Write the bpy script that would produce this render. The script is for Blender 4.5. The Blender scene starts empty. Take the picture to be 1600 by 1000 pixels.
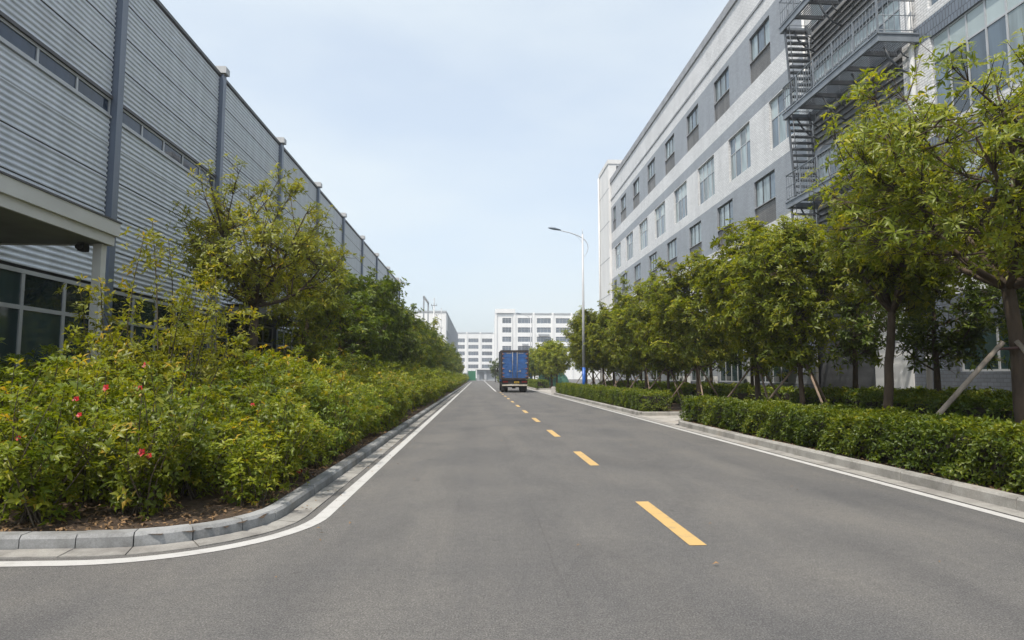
import bpy, math, random
import numpy as np
from mathutils import Vector

scene = bpy.context.scene
COL = scene.collection

# ------------------------------------------------------------------ camera
cam_data = bpy.data.cameras.new("camera")
cam = bpy.data.objects.new("camera", cam_data)
COL.objects.link(cam)
cam.location = (0.0, 0.0, 1.5)
YAW, PITCH = 0.051758, 0.086781          # radians: to the right, upward
cam.rotation_euler = (math.pi / 2 + PITCH, 0.0, -YAW)
cam_data.sensor_width = 36.0
cam_data.lens = 22.5
cam_data.clip_start = 0.05
cam_data.clip_end = 6000.0
scene.camera = cam

# ------------------------------------------------------------------ sky, sun, exposure
SUN_EL, SUN_AZ = math.radians(63), math.radians(-144)     # azimuth from +Y (ahead) towards +X (right)
world = bpy.data.worlds.new("World")
scene.world = world
world.use_nodes = True
wn, wl = world.node_tree.nodes, world.node_tree.links
wn.clear()
w_out = wn.new("ShaderNodeOutputWorld")
w_bg = wn.new("ShaderNodeBackground")
sky = wn.new("ShaderNodeTexSky")
sky.sky_type = 'NISHITA'
sky.sun_disc = False
sky.sun_elevation = SUN_EL
sky.sun_rotation = SUN_AZ
sky.altitude = 0.0
sky.air_density = 1.0
sky.dust_density = 3.2
sky.ozone_density = 2.0
w_bg.inputs["Strength"].default_value = 0.15
# thin high cloud veil: whitens the sky in soft streaks
tc = wn.new("ShaderNodeTexCoord")
mp = wn.new("ShaderNodeMapping")
mp.inputs["Location"].default_value = (1.3, 0.4, 0.2)
mp.inputs["Scale"].default_value = (1.0, 1.6, 3.2)
nz = wn.new("ShaderNodeTexNoise")
nz.inputs["Scale"].default_value = 1.7
nz.inputs["Detail"].default_value = 6.0
nz.inputs["Roughness"].default_value = 0.52
rp = wn.new("ShaderNodeMapRange")
rp.inputs["From Min"].default_value = 0.36
rp.inputs["From Max"].default_value = 0.74
rp.inputs["To Min"].default_value = 0.58
rp.inputs["To Max"].default_value = 0.92
mx = wn.new("ShaderNodeMix")
mx.data_type = 'RGBA'
mx.inputs["B"].default_value = (3.56, 3.90, 4.06, 1.0)
wl.new(tc.outputs["Generated"], mp.inputs["Vector"])
wl.new(mp.outputs["Vector"], nz.inputs["Vector"])
wl.new(nz.outputs["Fac"], rp.inputs["Value"])
wl.new(rp.outputs["Result"], mx.inputs["Factor"])
wl.new(sky.outputs["Color"], mx.inputs["A"])
wl.new(mx.outputs["Result"], w_bg.inputs["Color"])
wl.new(w_bg.outputs["Background"], w_out.inputs["Surface"])

sun_data = bpy.data.lights.new("sun", 'SUN')
sun_data.energy = 2.8
sun_data.angle = math.radians(1.2)
sun_data.color = (1.0, 0.93, 0.83)
sun = bpy.data.objects.new("sun", sun_data)
COL.objects.link(sun)
to_sun = Vector((math.sin(SUN_AZ) * math.cos(SUN_EL), math.cos(SUN_AZ) * math.cos(SUN_EL), math.sin(SUN_EL)))
sun.rotation_euler = (-to_sun).to_track_quat('-Z', 'Y').to_euler()
sun.location = (-20, -4, 40)

scene.view_settings.view_transform = 'Standard'
scene.view_settings.look = 'None'
scene.view_settings.exposure = 0.74
scene.view_settings.gamma = 1.0
scene.view_settings.use_curve_mapping = False
scene.render.engine = 'CYCLES'
cy = scene.cycles
cy.use_denoising = True
cy.use_adaptive_sampling = True
cy.adaptive_threshold = 0.02
cy.max_bounces = 6
cy.diffuse_bounces = 3
cy.transmission_bounces = 3
cy.transparent_max_bounces = 8
cy.sample_clamp_indirect = 6.0

# ------------------------------------------------------------------ node materials
MATS = {}


class NT:
    """small helper round a node tree"""
    def __init__(self, name):
        self.m = bpy.data.materials.new(name)
        self.m.use_nodes = True
        self.n, self.l = self.m.node_tree.nodes, self.m.node_tree.links
        self.p = self.n["Principled BSDF"]
        self.out = self.n["Material Output"]
        MATS[name] = self.m

    def new(self, t, **kw):
        nd = self.n.new(t)
        for k, v in kw.items():
            setattr(nd, k, v)
        return nd

    def link(self, a, b):
        self.l.new(a, b)

    def obj(self, scale=(1, 1, 1), geo=False):
        if geo:
            src = self.new("ShaderNodeNewGeometry").outputs["Position"]
        else:
            src = self.new("ShaderNodeTexCoord").outputs["Object"]
        m = self.new("ShaderNodeMapping")
        m.inputs["Scale"].default_value = scale
        self.link(src, m.inputs["Vector"])
        return m.outputs["Vector"]

    def noise(self, vec, scale, detail=4, rough=0.55, dist=0.0):
        nd = self.new("ShaderNodeTexNoise")
        nd.inputs["Scale"].default_value = scale
        nd.inputs["Detail"].default_value = detail
        nd.inputs["Roughness"].default_value = rough
        nd.inputs["Distortion"].default_value = dist
        self.link(vec, nd.inputs["Vector"])
        return nd.outputs["Fac"]

    def ramp(self, fac, stops):
        r = self.new("ShaderNodeValToRGB")
        e = r.color_ramp.elements
        while len(e) < len(stops):
            e.new(0.5)
        for i, (p, c) in enumerate(stops):
            e[i].position = p
            e[i].color = (c[0], c[1], c[2], 1.0) if hasattr(c, '__len__') else (c, c, c, 1.0)
        self.link(fac, r.inputs["Fac"])
        return r.outputs["Color"]

    def mix(self, fac, a, b, mode='MIX'):
        m = self.new("ShaderNodeMix", data_type='RGBA', blend_type=mode)
        for sock, v in (("Factor", fac), ("A", a), ("B", b)):
            s = [i for i in m.inputs if i.name == sock and (sock == "Factor" and i.type == 'VALUE' or i.type == 'RGBA')][0]
            if isinstance(v, (int, float)):
                s.default_value = v if sock == "Factor" else (v, v, v, 1)
            elif isinstance(v, tuple):
                s.default_value = (v[0], v[1], v[2], 1)
            else:
                self.link(v, s)
        return [o for o in m.outputs if o.type == 'RGBA'][0]

    def math(self, op, a, b=None):
        m = self.new("ShaderNodeMath", operation=op)
        for i, v in enumerate((a, b)):
            if v is None:
                continue
            if isinstance(v, (int, float)):
                m.inputs[i].default_value = v
            else:
                self.link(v, m.inputs[i])
        return m.outputs[0]

    def bump(self, h, strength, dist=0.01):
        b = self.new("ShaderNodeBump")
        b.inputs["Strength"].default_value = strength
        b.inputs["Distance"].default_value = dist
        self.link(h, b.inputs["Height"])
        self.link(b.outputs["Normal"], self.p.inputs["Normal"])

    def set(self, **kw):
        for k, v in kw.items():
            s = self.p.inputs[k.replace("_", " ")]
            if isinstance(v, (int, float)):
                s.default_value = v
            elif isinstance(v, tuple):
                s.default_value = (v[0], v[1], v[2], 1) if s.type == 'RGBA' else v
            else:
                self.link(v, s)


def worn(name, col, rough=0.5, var=0.25, scale=2.0, stretch=(1, 1, 1), metal=0.0, bump=0.0, bscale=40.0, rnd=0.0, spec=0.5):
    """plain surface with blotchy tone variation, optional relief"""
    t = NT(name)
    v = t.obj(stretch)
    n1 = t.noise(v, scale, 6, 0.6)
    lo = tuple(c * (1 - var) for c in col)
    hi = tuple(min(1, c * (1 + var)) for c in col)
    c = t.ramp(n1, [(0.3, lo), (0.7, hi)])
    if rnd:
        oi = t.new("ShaderNodeObjectInfo")
        c = t.mix(1.0, c, t.ramp(oi.outputs["Random"], [(0.0, 1 - rnd), (1.0, 1 + rnd if rnd < .0 else 1.0)]), 'MULTIPLY')
    t.set(Base_Color=c, Roughness=rough, Metallic=metal)
    t.p.inputs["Specular IOR Level"].default_value = spec
    if bump:
        t.bump(t.noise(t.obj(), bscale, 5, 0.6), bump)
    return t.m


def leaf_mat(name, stops, trans=0.38, rough=0.42, rnd=0.18):
    t = NT(name)
    at = t.new("ShaderNodeAttribute")
    at.attribute_name = "rnd"
    c = t.ramp(at.outputs["Fac"], stops)
    oi = t.new("ShaderNodeObjectInfo")
    hs = t.new("ShaderNodeHueSaturation")
    mr = t.new("ShaderNodeMapRange")
    mr.inputs["To Min"].default_value = 1 - rnd
    mr.inputs["To Max"].default_value = 1 + rnd
    t.link(oi.outputs["Random"], mr.inputs["Value"])
    t.link(mr.outputs["Result"], hs.inputs["Value"])
    t.link(c, hs.inputs["Color"])
    c = hs.outputs["Color"]
    t.set(Base_Color=c, Roughness=rough)
    t.p.inputs["Specular IOR Level"].default_value = 0.45
    tr = t.new("ShaderNodeBsdfTranslucent")
    warm = t.mix(1.0, c, (1.45, 1.3, 0.4), 'MULTIPLY')
    t.link(warm, tr.inputs["Color"])
    ms = t.new("ShaderNodeMixShader")
    ms.inputs[0].default_value = trans
    t.link(t.p.outputs[0], ms.inputs[1])
    t.link(tr.outputs[0], ms.inputs[2])
    t.link(ms.outputs[0], t.out.inputs["Surface"])
    return t.m


def tile_mat(name, col, mortar, bw, bh, bump=0.6, dirt=0.12):
    """fine facade tile laid in rows: relief and joints on a wall in the Y-Z or X-Z plane"""
    t = NT(name)
    g = t.new("ShaderNodeNewGeometry")
    s = t.new("ShaderNodeSeparateXYZ")
    t.link(g.outputs["Position"], s.inputs[0])
    u = t.math('ADD', s.outputs["X"], s.outputs["Y"])
    cb = t.new("ShaderNodeCombineXYZ")
    t.link(u, cb.inputs[0])
    t.link(s.outputs["Z"], cb.inputs[1])
    br = t.new("ShaderNodeTexBrick")
    br.inputs["Scale"].default_value = 1.0
    br.inputs["Brick Width"].default_value = bw
    br.inputs["Row Height"].default_value = bh
    br.inputs["Mortar Size"].default_value = min(bw, bh) * 0.11
    br.inputs["Mortar Smooth"].default_value = 0.2
    br.inputs["Bias"].default_value = 0.0
    br.inputs["Color1"].default_value = (*[c * 1.06 for c in col], 1)
    br.inputs["Color2"].default_value = (*[c * 0.90 for c in col], 1)
    br.inputs["Mortar"].default_value = (*mortar, 1)
    t.link(cb.outputs[0], br.inputs["Vector"])
    v = t.obj((1, 1, 0.18), geo=True)
    d = t.noise(v, 1.3, 6, 0.65)
    c = t.mix(1.0, br.outputs["Color"], t.ramp(d, [(0.30, 1 - dirt * 1.6), (0.62, 1.0)]), 'MULTIPLY')
    v2 = t.obj((1, 1, 1), geo=True)
    d2 = t.noise(v2, 0.35, 3, 0.5)
    c = t.mix(1.0, c, t.ramp(d2, [(0.3, 1 - dirt), (0.7, 1.0)]), 'MULTIPLY')
    t.set(Base_Color=c, Roughness=0.45)
    t.bump(t.math('SUBTRACT', 1.0, br.outputs["Fac"]), bump, 0.006)
    return t.m


def glass_mat(name, col, rough=0.03, var=0.5, vstripe=6.0, spec=0.8):
    """window pane over a dim interior or drawn curtain; varies pane by pane"""
    t = NT(name)
    oi = t.new("ShaderNodeObjectInfo")
    v = t.obj((1, 1, 0.12))
    n = t.noise(v, vstripe, 3, 0.5)
    c = t.ramp(n, [(0.35, tuple(x * (1 - var * 0.5) for x in col)), (0.65, tuple(x * (1 + var * 0.3) for x in col))])
    c = t.mix(1.0, c, t.ramp(oi.outputs["Random"], [(0.0, 1 - var), (0.6, 1.0), (1.0, 1.0)]), 'MULTIPLY')
    t.set(Base_Color=c, Roughness=rough, IOR=1.55)
    t.p.inputs["Specular IOR Level"].default_value = spec
    w = t.noise(t.obj(), 1.6, 2, 0.4)
    t.bump(w, 0.03, 0.02)
    return t.m


# asphalt
t = NT("asphalt")
v = t.obj((1, 1, 1), geo=True)
fine = t.noise(v, 88, 5, 0.8)
mid = t.noise(v, 38, 5, 0.65)
big = t.noise(v, 0.45, 4, 0.55, 0.4)
lane = t.noise(t.obj((1.3, 0.05, 1), geo=True), 1.0, 3, 0.5)
c = t.ramp(fine, [(0.32, (0.050, 0.049, 0.049)), (0.50, (0.126, 0.1255, 0.1245)), (0.70, (0.265, 0.262, 0.257))])
c = t.mix(1.0, c, t.ramp(mid, [(0.3, 0.80), (0.7, 1.14)]), 'MULTIPLY')
mott = t.noise(v, 11, 8, 0.72)
c = t.mix(1.0, c, t.ramp(mott, [(0.32, (0.86, 0.86, 0.87)), (0.68, (1.11, 1.10, 1.09))]), 'MULTIPLY')
c = t.mix(1.0, c, t.ramp(big, [(0.3, (0.86, 0.86, 0.87)), (0.68, (1.08, 1.06, 1.03))]), 'MULTIPLY')
c = t.mix(1.0, c, t.ramp(lane, [(0.32, (0.90, 0.90, 0.91)), (0.62, (1.05, 1.04, 1.02))]), 'MULTIPLY')
vo = t.new("ShaderNodeTexVoronoi", feature='DISTANCE_TO_EDGE')
vo.inputs["Scale"].default_value = 0.33
wv = t.new("ShaderNodeTexNoise")
wv.inputs["Scale"].default_value = 1.6
wv.inputs["Detail"].default_value = 6
t.link(v, wv.inputs["Vector"])
wmix = t.mix(0.28, v, wv.outputs["Color"], 'ADD')
t.link(wmix, vo.inputs["Vector"])
crack = t.ramp(vo.outputs["Distance"], [(0.0, 1.0), (0.0035, 0.0)])
cmask = t.ramp(t.noise(v, 0.23, 2, 0.5), [(0.52, 0.0), (0.62, 0.35)])
c = t.mix(t.mix(1.0, crack, cmask, 'MULTIPLY'), c, (0.055, 0.052, 0.05))
sx = t.new("ShaderNodeSeparateXYZ")
t.link(v, sx.inputs[0])
wob = t.math('MULTIPLY', t.math('SUBTRACT', t.noise(v, 1.1, 5, 0.6), 0.5), 0.16)
dist = t.math('ABSOLUTE', t.math('SUBTRACT', t.math('ADD', sx.outputs["X"], wob), 0.62))
seam = t.ramp(dist, [(0.0, 0.26), (0.007, 0.18), (0.013, 0.0)])
smask = t.ramp(t.noise(t.obj((0.1, 0.12, 1), geo=True), 2.1, 3, 0.6), [(0.44, 0.0), (0.56, 1.0)])
c = t.mix(t.mix(1.0, seam, smask, 'MULTIPLY'), c, (0.05, 0.048, 0.046))
pat = t.noise(t.obj((1.0, 0.35, 1), geo=True), 0.9, 5, 0.6, 0.6)
c = t.mix(1.0, c, t.ramp(pat, [(0.34, (0.88, 0.88, 0.89)), (0.50, (1.0, 1.0, 1.0)), (0.68, (1.09, 1.075, 1.05))]), 'MULTIPLY')
sp = t.noise(v, 2.6, 2, 0.5)
c = t.mix(t.ramp(sp, [(0.715, 0.0), (0.74, 0.5)]), c, (0.07, 0.068, 0.066))
t.set(Base_Color=c, Roughness=0.88)
t.p.inputs["Specular IOR Level"].default_value = 0.25
t.bump(t.math('ADD', fine, t.math('MULTIPLY', mid, 0.6)), 0.6, 0.008)

# worn road paint
def paint(name, col, under):
    t = NT(name)
    v = t.obj((1, 1, 1), geo=True)
    f = t.noise(v, 160, 3, 0.7)
    g = t.noise(v, 5.5, 5, 0.65)
    c = t.mix(t.ramp(f, [(0.54, 0.0), (0.72, 0.7)]), col, under)
    c = t.mix(t.ramp(g, [(0.50, 0.0), (0.74, 0.75)]), c, under)
    t.set(Base_Color=c, Roughness=0.7)
    t.bump(f, 0.3, 0.004)
paint("paint_yellow", (0.53, 0.35, 0.13), (0.27, 0.22, 0.15))
paint("paint_white", (0.475, 0.47, 0.46), (0.30, 0.29, 0.275))

def stone(name, col, dark, scale=1.0):
    t = NT(name)
    v = t.obj((1, 1, 1), geo=True)
    a = t.noise(v, 2.3 * scale, 6, 0.65)
    b = t.noise(v, 60 * scale, 4, 0.7)
    oi = t.new("ShaderNodeObjectInfo")
    c = t.ramp(a, [(0.32, dark), (0.55, col), (0.75, tuple(x * 1.15 for x in col))])
    c = t.mix(1.0, c, t.ramp(b, [(0.3, 0.8), (0.7, 1.12)]), 'MULTIPLY')
    c = t.mix(1.0, c, t.ramp(oi.outputs["Random"], [(0, 0.82), (1, 1.1)]), 'MULTIPLY')
    st = t.noise(v, 0.9, 3, 0.6)
    c = t.mix(t.ramp(st, [(0.58, 0.0), (0.75, 0.5)]), c, (0.30, 0.25, 0.19))
    t.set(Base_Color=c, Roughness=0.85)
    t.bump(b, 0.4, 0.006)
stone("kerb_granite", (0.285, 0.29, 0.292), (0.16, 0.16, 0.155))
stone("kerb_concrete", (0.345, 0.335, 0.312), (0.22, 0.21, 0.19))
stone("gutter_slab", (0.29, 0.28, 0.26), (0.17, 0.16, 0.15))
stone("drive_concrete", (0.37, 0.35, 0.325), (0.25, 0.24, 0.22))

t = NT("soil")
v = t.obj((1, 1, 1), geo=True)
a = t.noise(v, 9, 6, 0.7)
b = t.noise(v, 70, 5, 0.7)
c = t.ramp(a, [(0.3, (0.035, 0.022, 0.014)), (0.6, (0.095, 0.062, 0.038)), (0.8, (0.15, 0.10, 0.06))])
t.set(Base_Color=c, Roughness=0.95)
t.bump(t.math('ADD', a, b), 0.9, 0.03)

worn("earth", (0.11, 0.10, 0.075), 0.95, 0.3, 0.3)
worn("metal_siding", (0.645, 0.69, 0.755), 0.45, 0.10, 1.1, (1, 1.6, 0.25), metal=0.0, rnd=0.10)
worn("siding_core", (0.05, 0.052, 0.056), 0.8)
worn("column_paint", (0.14, 0.17, 0.225), 0.38, 0.12, 1.2, (1, 1, 0.2))
worn("cap_metal", (0.44, 0.445, 0.45), 0.5, 0.12, 2)
worn("frame_alu", (0.46, 0.475, 0.49), 0.42, 0.1, 2, metal=0.2)
worn("frame_dark", (0.075, 0.078, 0.085), 0.5, 0.2, 2)
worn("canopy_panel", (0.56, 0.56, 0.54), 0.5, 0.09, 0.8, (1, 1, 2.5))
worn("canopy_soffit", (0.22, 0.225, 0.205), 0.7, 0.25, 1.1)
worn("render_grey", (0.26, 0.265, 0.27), 0.85, 0.15, 0.8, bump=0.2)
worn("flash_dark", (0.08, 0.08, 0.085), 0.5, 0.2, 1)
glass_mat("glass_dark", (0.032, 0.056, 0.058), 0.03, 0.6, 2.0, 0.55)
glass_mat("glass_band", (0.032, 0.055, 0.10), 0.03, 0.5, 2.0, 0.35)
glass_mat("glass_pale", (0.30, 0.37, 0.39), 0.05, 0.55, 5.0, 0.8)
glass_mat("glass_frost", (0.44, 0.52, 0.53), 0.12, 0.16, 2.0, 0.6)
glass_mat("glass_blue", (0.13, 0.18, 0.23), 0.04, 0.65, 3.0, 0.8)
glass_mat("glass_far", (0.14, 0.17, 0.21), 0.06, 0.5, 0.8, 0.7)
tile_mat("tile_white", (0.79, 0.79, 0.79), (0.45, 0.455, 0.465), 0.25, 0.09, 0.8, 0.10)
tile_mat("tile_grey", (0.32, 0.345, 0.38), (0.25, 0.265, 0.29), 0.25, 0.09, 0.5, 0.10)
tile_mat("tile_band", (0.20, 0.235, 0.285), (0.085, 0.10, 0.125), 0.13, 0.33, 0.9, 0.12)
tile_mat("tile_plinth", (0.16, 0.18, 0.215), (0.11, 0.12, 0.14), 0.22, 0.11, 0.6, 0.15)
tile_mat("panel_tile", (0.215, 0.205, 0.195), (0.12, 0.115, 0.11), 0.26, 0.10, 0.8, 0.34)
worn("coping", (0.30, 0.31, 0.33), 0.7, 0.25, 1.0, (1, 1, 1))
worn("white_render", (0.70, 0.70, 0.695), 0.8, 0.08, 0.7, (1, 1, 0.25))
worn("far_white", (0.82, 0.82, 0.81), 0.8, 0.05, 0.15, (1, 1, 0.3))
worn("far_grey", (0.40, 0.42, 0.44), 0.8, 0.1, 0.2)
worn("pipe_white", (0.66, 0.66, 0.65), 0.4, 0.08, 1.5)
worn("steel_grey", (0.085, 0.095, 0.11), 0.5, 0.25, 3.0, bump=0.1)
worn("steel_light", (0.19, 0.215, 0.245), 0.5, 0.22, 2.0, (1, 1, 0.4), bump=0.1)
worn("slat_grey", (0.16, 0.165, 0.17), 0.6, 0.3, 1.5, (1, 0.3, 2))
worn("galvanised", (0.38, 0.39, 0.40), 0.4, 0.2, 3.0, metal=0.5)
worn("lamp_white", (0.52, 0.53, 0.55), 0.35, 0.05, 2.0)
worn("lamp_blue", (0.015, 0.10, 0.42), 0.4, 0.2, 2.0)
worn("lamp_blue_pale", (0.05, 0.25, 0.48), 0.4, 0.2, 2.0)
worn("lamp_grey", (0.16, 0.20, 0.25), 0.4, 0.1, 2.0)
worn("truck_blue", (0.026, 0.095, 0.28), 0.45, 0.35, 2.2, (1, 1, 2), bump=0.05)
worn("truck_side", (0.05, 0.065, 0.09), 0.5, 0.3, 1.0)
worn("truck_frame", (0.035, 0.028, 0.028), 0.6, 0.5, 9.0)
worn("truck_rust", (0.30, 0.13, 0.07), 0.7, 0.5, 8.0)
worn("truck_bar", (0.33, 0.30, 0.25), 0.5, 0.3, 6.0)
worn("rubber", (0.014, 0.014, 0.014), 0.85, 0.3, 6.0)
worn("chassis", (0.012, 0.012, 0.013), 0.7, 0.4, 4.0)
worn("bumper_white", (0.55, 0.50, 0.42), 0.5, 0.25, 7.0)
worn("lens_red", (0.17, 0.010, 0.010), 0.2, 0.2, 6.0)
worn("plate_yellow", (0.55, 0.36, 0.03), 0.5, 0.35, 22.0)
worn("bark_brown", (0.075, 0.054, 0.037), 0.9, 0.4, 6.0, (1, 1, 0.35), bump=0.8, bscale=22)
worn("bark_grey", (0.09, 0.072, 0.05), 0.9, 0.4, 5.0, (1, 1, 0.35), bump=0.8, bscale=22)
worn("stake_wood", (0.21, 0.155, 0.115), 0.8, 0.35, 5.0, (1, 1, 0.25), bump=0.4, bscale=30)
worn("stake_grey", (0.26, 0.22, 0.18), 0.8, 0.35, 5.0, (1, 1, 0.25), bump=0.4, bscale=30)
worn("strap", (0.09, 0.05, 0.045), 0.8, 0.3, 5.0)
worn("twig_core", (0.028, 0.024, 0.014), 0.95, 0.5, 9.0)
worn("gate_green", (0.025, 0.17, 0.085), 0.5, 0.2, 1.0)
worn("white_stone", (0.55, 0.52, 0.50), 0.8, 0.15, 3.0)
worn("petal_red", (0.36, 0.008, 0.014), 0.5, 0.25, 20.0)
worn("dead_leaf", (0.20, 0.12, 0.055), 0.8, 0.5, 4.0)
worn("netting", (0.06, 0.16, 0.11), 0.9, 0.3, 4.0, bump=0.5)

G = leaf_mat
G("leaf_street", [(0.0, (0.070, 0.109, 0.012)), (0.45, (0.181, 0.229, 0.020)), (0.82, (0.305, 0.322, 0.030)), (1.0, (0.429, 0.385, 0.060))], 0.50)
G("leaf_open", [(0.0, (0.090, 0.135, 0.014)), (0.5, (0.198, 0.244, 0.020)), (0.85, (0.322, 0.328, 0.028)), (1.0, (0.475, 0.395, 0.060))], 0.50)
G("leaf_yellow", [(0.0, (0.113, 0.146, 0.016)), (0.5, (0.237, 0.260, 0.024)), (0.88, (0.350, 0.338, 0.034)), (1.0, (0.520, 0.374, 0.050))], 0.47)
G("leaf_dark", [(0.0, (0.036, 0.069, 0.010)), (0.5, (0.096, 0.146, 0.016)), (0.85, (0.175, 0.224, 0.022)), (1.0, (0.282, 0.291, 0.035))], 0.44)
G("leaf_shrub", [(0.0, (0.068, 0.112, 0.010)), (0.5, (0.186, 0.234, 0.017)), (0.90, (0.311, 0.322, 0.026)), (1.0, (0.475, 0.333, 0.050))], 0.47)
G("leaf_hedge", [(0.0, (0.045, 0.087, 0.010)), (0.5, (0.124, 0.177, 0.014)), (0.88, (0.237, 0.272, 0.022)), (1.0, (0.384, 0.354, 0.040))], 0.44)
G("leaf_cover", [(0.0, (0.054, 0.109, 0.012)), (0.5, (0.136, 0.203, 0.018)), (0.86, (0.254, 0.296, 0.026)), (1.0, (0.384, 0.354, 0.040))], 0.44)
M = MATS


# ------------------------------------------------------------------ mesh helpers
class MB:
    """collects shapes, then links them as one mesh object"""
    def __init__(self):
        self.v, self.f, self.mi, self.sm = [], [], [], []
        self.cur = 0

    def face(self, pts, smooth=False):
        k = len(self.v)
        self.v.extend(pts)
        self.f.append(tuple(range(k, k + len(pts))))
        self.mi.append(self.cur)
        self.sm.append(smooth)

    def box(self, x0, x1, y0, y1, z0, z1):
        k = len(self.v)
        self.v.extend([(x0, y0, z0), (x1, y0, z0), (x1, y1, z0), (x0, y1, z0), (x0, y0, z1), (x1, y0, z1), (x1, y1, z1), (x0, y1, z1)])
        for q in ((0, 3, 2, 1), (4, 5, 6, 7), (0, 1, 5, 4), (1, 2, 6, 5), (2, 3, 7, 6), (3, 0, 4, 7)):
            self.f.append(tuple(k + i for i in q))
            self.mi.append(self.cur)
            self.sm.append(False)
        return self

    def tube(self, pts, rad, n=8, cap=True, smooth=True):
        pts = [Vector(p) for p in pts]
        if not hasattr(rad, '__len__'):
            rad = [rad] * len(pts)
        k = len(self.v)
        up = Vector((0, 0, 1))
        d0 = (pts[1] - pts[0]).normalized()
        a = d0.cross(up if abs(d0.z) < 0.9 else Vector((1, 0, 0))).normalized()
        for i, p in enumerate(pts):
            d = (pts[min(i + 1, len(pts) - 1)] - pts[max(i - 1, 0)]).normalized()
            a = (a - d * a.dot(d)).normalized()
            b = d.cross(a)
            for j in range(n):
                th = 2 * math.pi * j / n
                q = p + (a * math.cos(th) + b * math.sin(th)) * rad[i]
                self.v.append((q.x, q.y, q.z))
        for i in range(len(pts) - 1):
            for j in range(n):
                j2 = (j + 1) % n
                self.f.append((k + i * n + j, k + i * n + j2, k + (i + 1) * n + j2, k + (i + 1) * n + j))
                self.mi.append(self.cur)
                self.sm.append(smooth)
        if cap:
            for base, rev in ((0, True), ((len(pts) - 1) * n, False)):
                r = [k + base + j for j in range(n)]
                self.f.append(tuple(reversed(r)) if rev else tuple(r))
                self.mi.append(self.cur)
                self.sm.append(False)
        return self

    def beam(self, p, q, w, h):
        """rectangular bar between two points"""
        p, q = Vector(p), Vector(q)
        d = (q - p).normalized()
        up = Vector((0, 0, 1)) if abs(d.z) < 0.95 else Vector((0, 1, 0))
        s = d.cross(up).normalized()
        u = s.cross(d)
        k = len(self.v)
        for e in (p, q):
            for a, b in ((-1, -1), (1, -1), (1, 1), (-1, 1)):
                c = e + s * (a * w / 2) + u * (b * h / 2)
                self.v.append((c.x, c.y, c.z))
        for f in ((0, 1, 2, 3), (7, 6, 5, 4), (0, 4, 5, 1), (1, 5, 6, 2), (2, 6, 7, 3), (3, 7, 4, 0)):
            self.f.append(tuple(k + i for i in f))
            self.mi.append(self.cur)
            self.sm.append(False)
        return self

    def mesh(self, name, mats, org=(0, 0, 0)):
        me = bpy.data.meshes.new(name)
        ox, oy, oz = org
        me.from_pydata([(x - ox, y - oy, z - oz) for x, y, z in self.v], [], self.f)
        for m in (mats if isinstance(mats, (list, tuple)) else [mats]):
            me.materials.append(M[m])
        me.polygons.foreach_set("material_index", self.mi)
        me.polygons.foreach_set("use_smooth", self.sm)
        me.update()
        return me

    def build(self, name, mats, parent=None, org=None):
        """world-space shapes; the object's origin is placed at org"""
        if org is None:
            org = wloc(parent) if parent else (0, 0, 0)
        me = self.mesh(name, mats, org)
        return place(me, name, parent, org)


LOC = {}


def wloc(o):
    return LOC.get(o.name, tuple(o.location))


def place(me, name, parent=None, loc=(0, 0, 0), rz=0.0, sc=None):
    """link mesh data at a world location, under an unrotated parent"""
    o = bpy.data.objects.new(name, me)
    COL.objects.link(o)
    if parent is not None:
        o.parent = parent
        p = wloc(parent)
        o.location = (loc[0] - p[0], loc[1] - p[1], loc[2] - p[2])
    else:
        o.location = loc
    LOC[o.name] = tuple(loc)
    if rz:
        o.rotation_euler.z = rz
    if sc:
        o.scale = sc
    return o


def empty(name, loc, rz=0.0):
    o = bpy.data.objects.new(name, None)
    COL.objects.link(o)
    o.location = loc
    o.rotation_euler.z = rz
    o.empty_display_size = 0.3
    LOC[o.name] = tuple(loc)
    return o


def tag(o, label=None, cat=None, group=None, kind=None):
    for k, v in (("label", label), ("category", cat), ("group", group), ("kind", kind)):
        if v:
            o[k] = v
    return o


def local_child(me, name, parent):
    """child at its parent's own origin (used for things that may be rotated)"""
    o = bpy.data.objects.new(name, me)
    COL.objects.link(o)
    o.parent = parent
    return o


# ------------------------------------------------------------------ ground, road, kerbs
b = MB()
b.face([(-2500, -600, -0.06), (2500, -600, -0.06), (2500, 4500, -0.06), (-2500, 4500, -0.06)])
tag(b.build("ground", "earth"), kind="structure")
b = MB()
b.face([(-70, -40, 0), (45, -40, 0), (45, 392, 0), (-70, 392, 0)])
road = tag(b.build("road", "asphalt"), kind="structure")

DASH0, DASHP = 5.73, 5.07
b = MB()
b.face([(-0.078, 0, 0), (0.078, 0, 0), (0.078, 1.98, 0), (-0.078, 1.98, 0)])
dash_me = b.mesh("lane_dash", "paint_yellow")
for k in range(-1, 11):
    place(dash_me, "lane_dash", road, (1.95, DASH0 + k * DASHP, 0.004))
b = MB()
b.face([(1.55, 61, 0.004), (1.71, 61, 0.004), (1.62, 205, 0.004), (1.46, 205, 0.004)])
b.build("centre_line", "paint_white", road)


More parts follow.
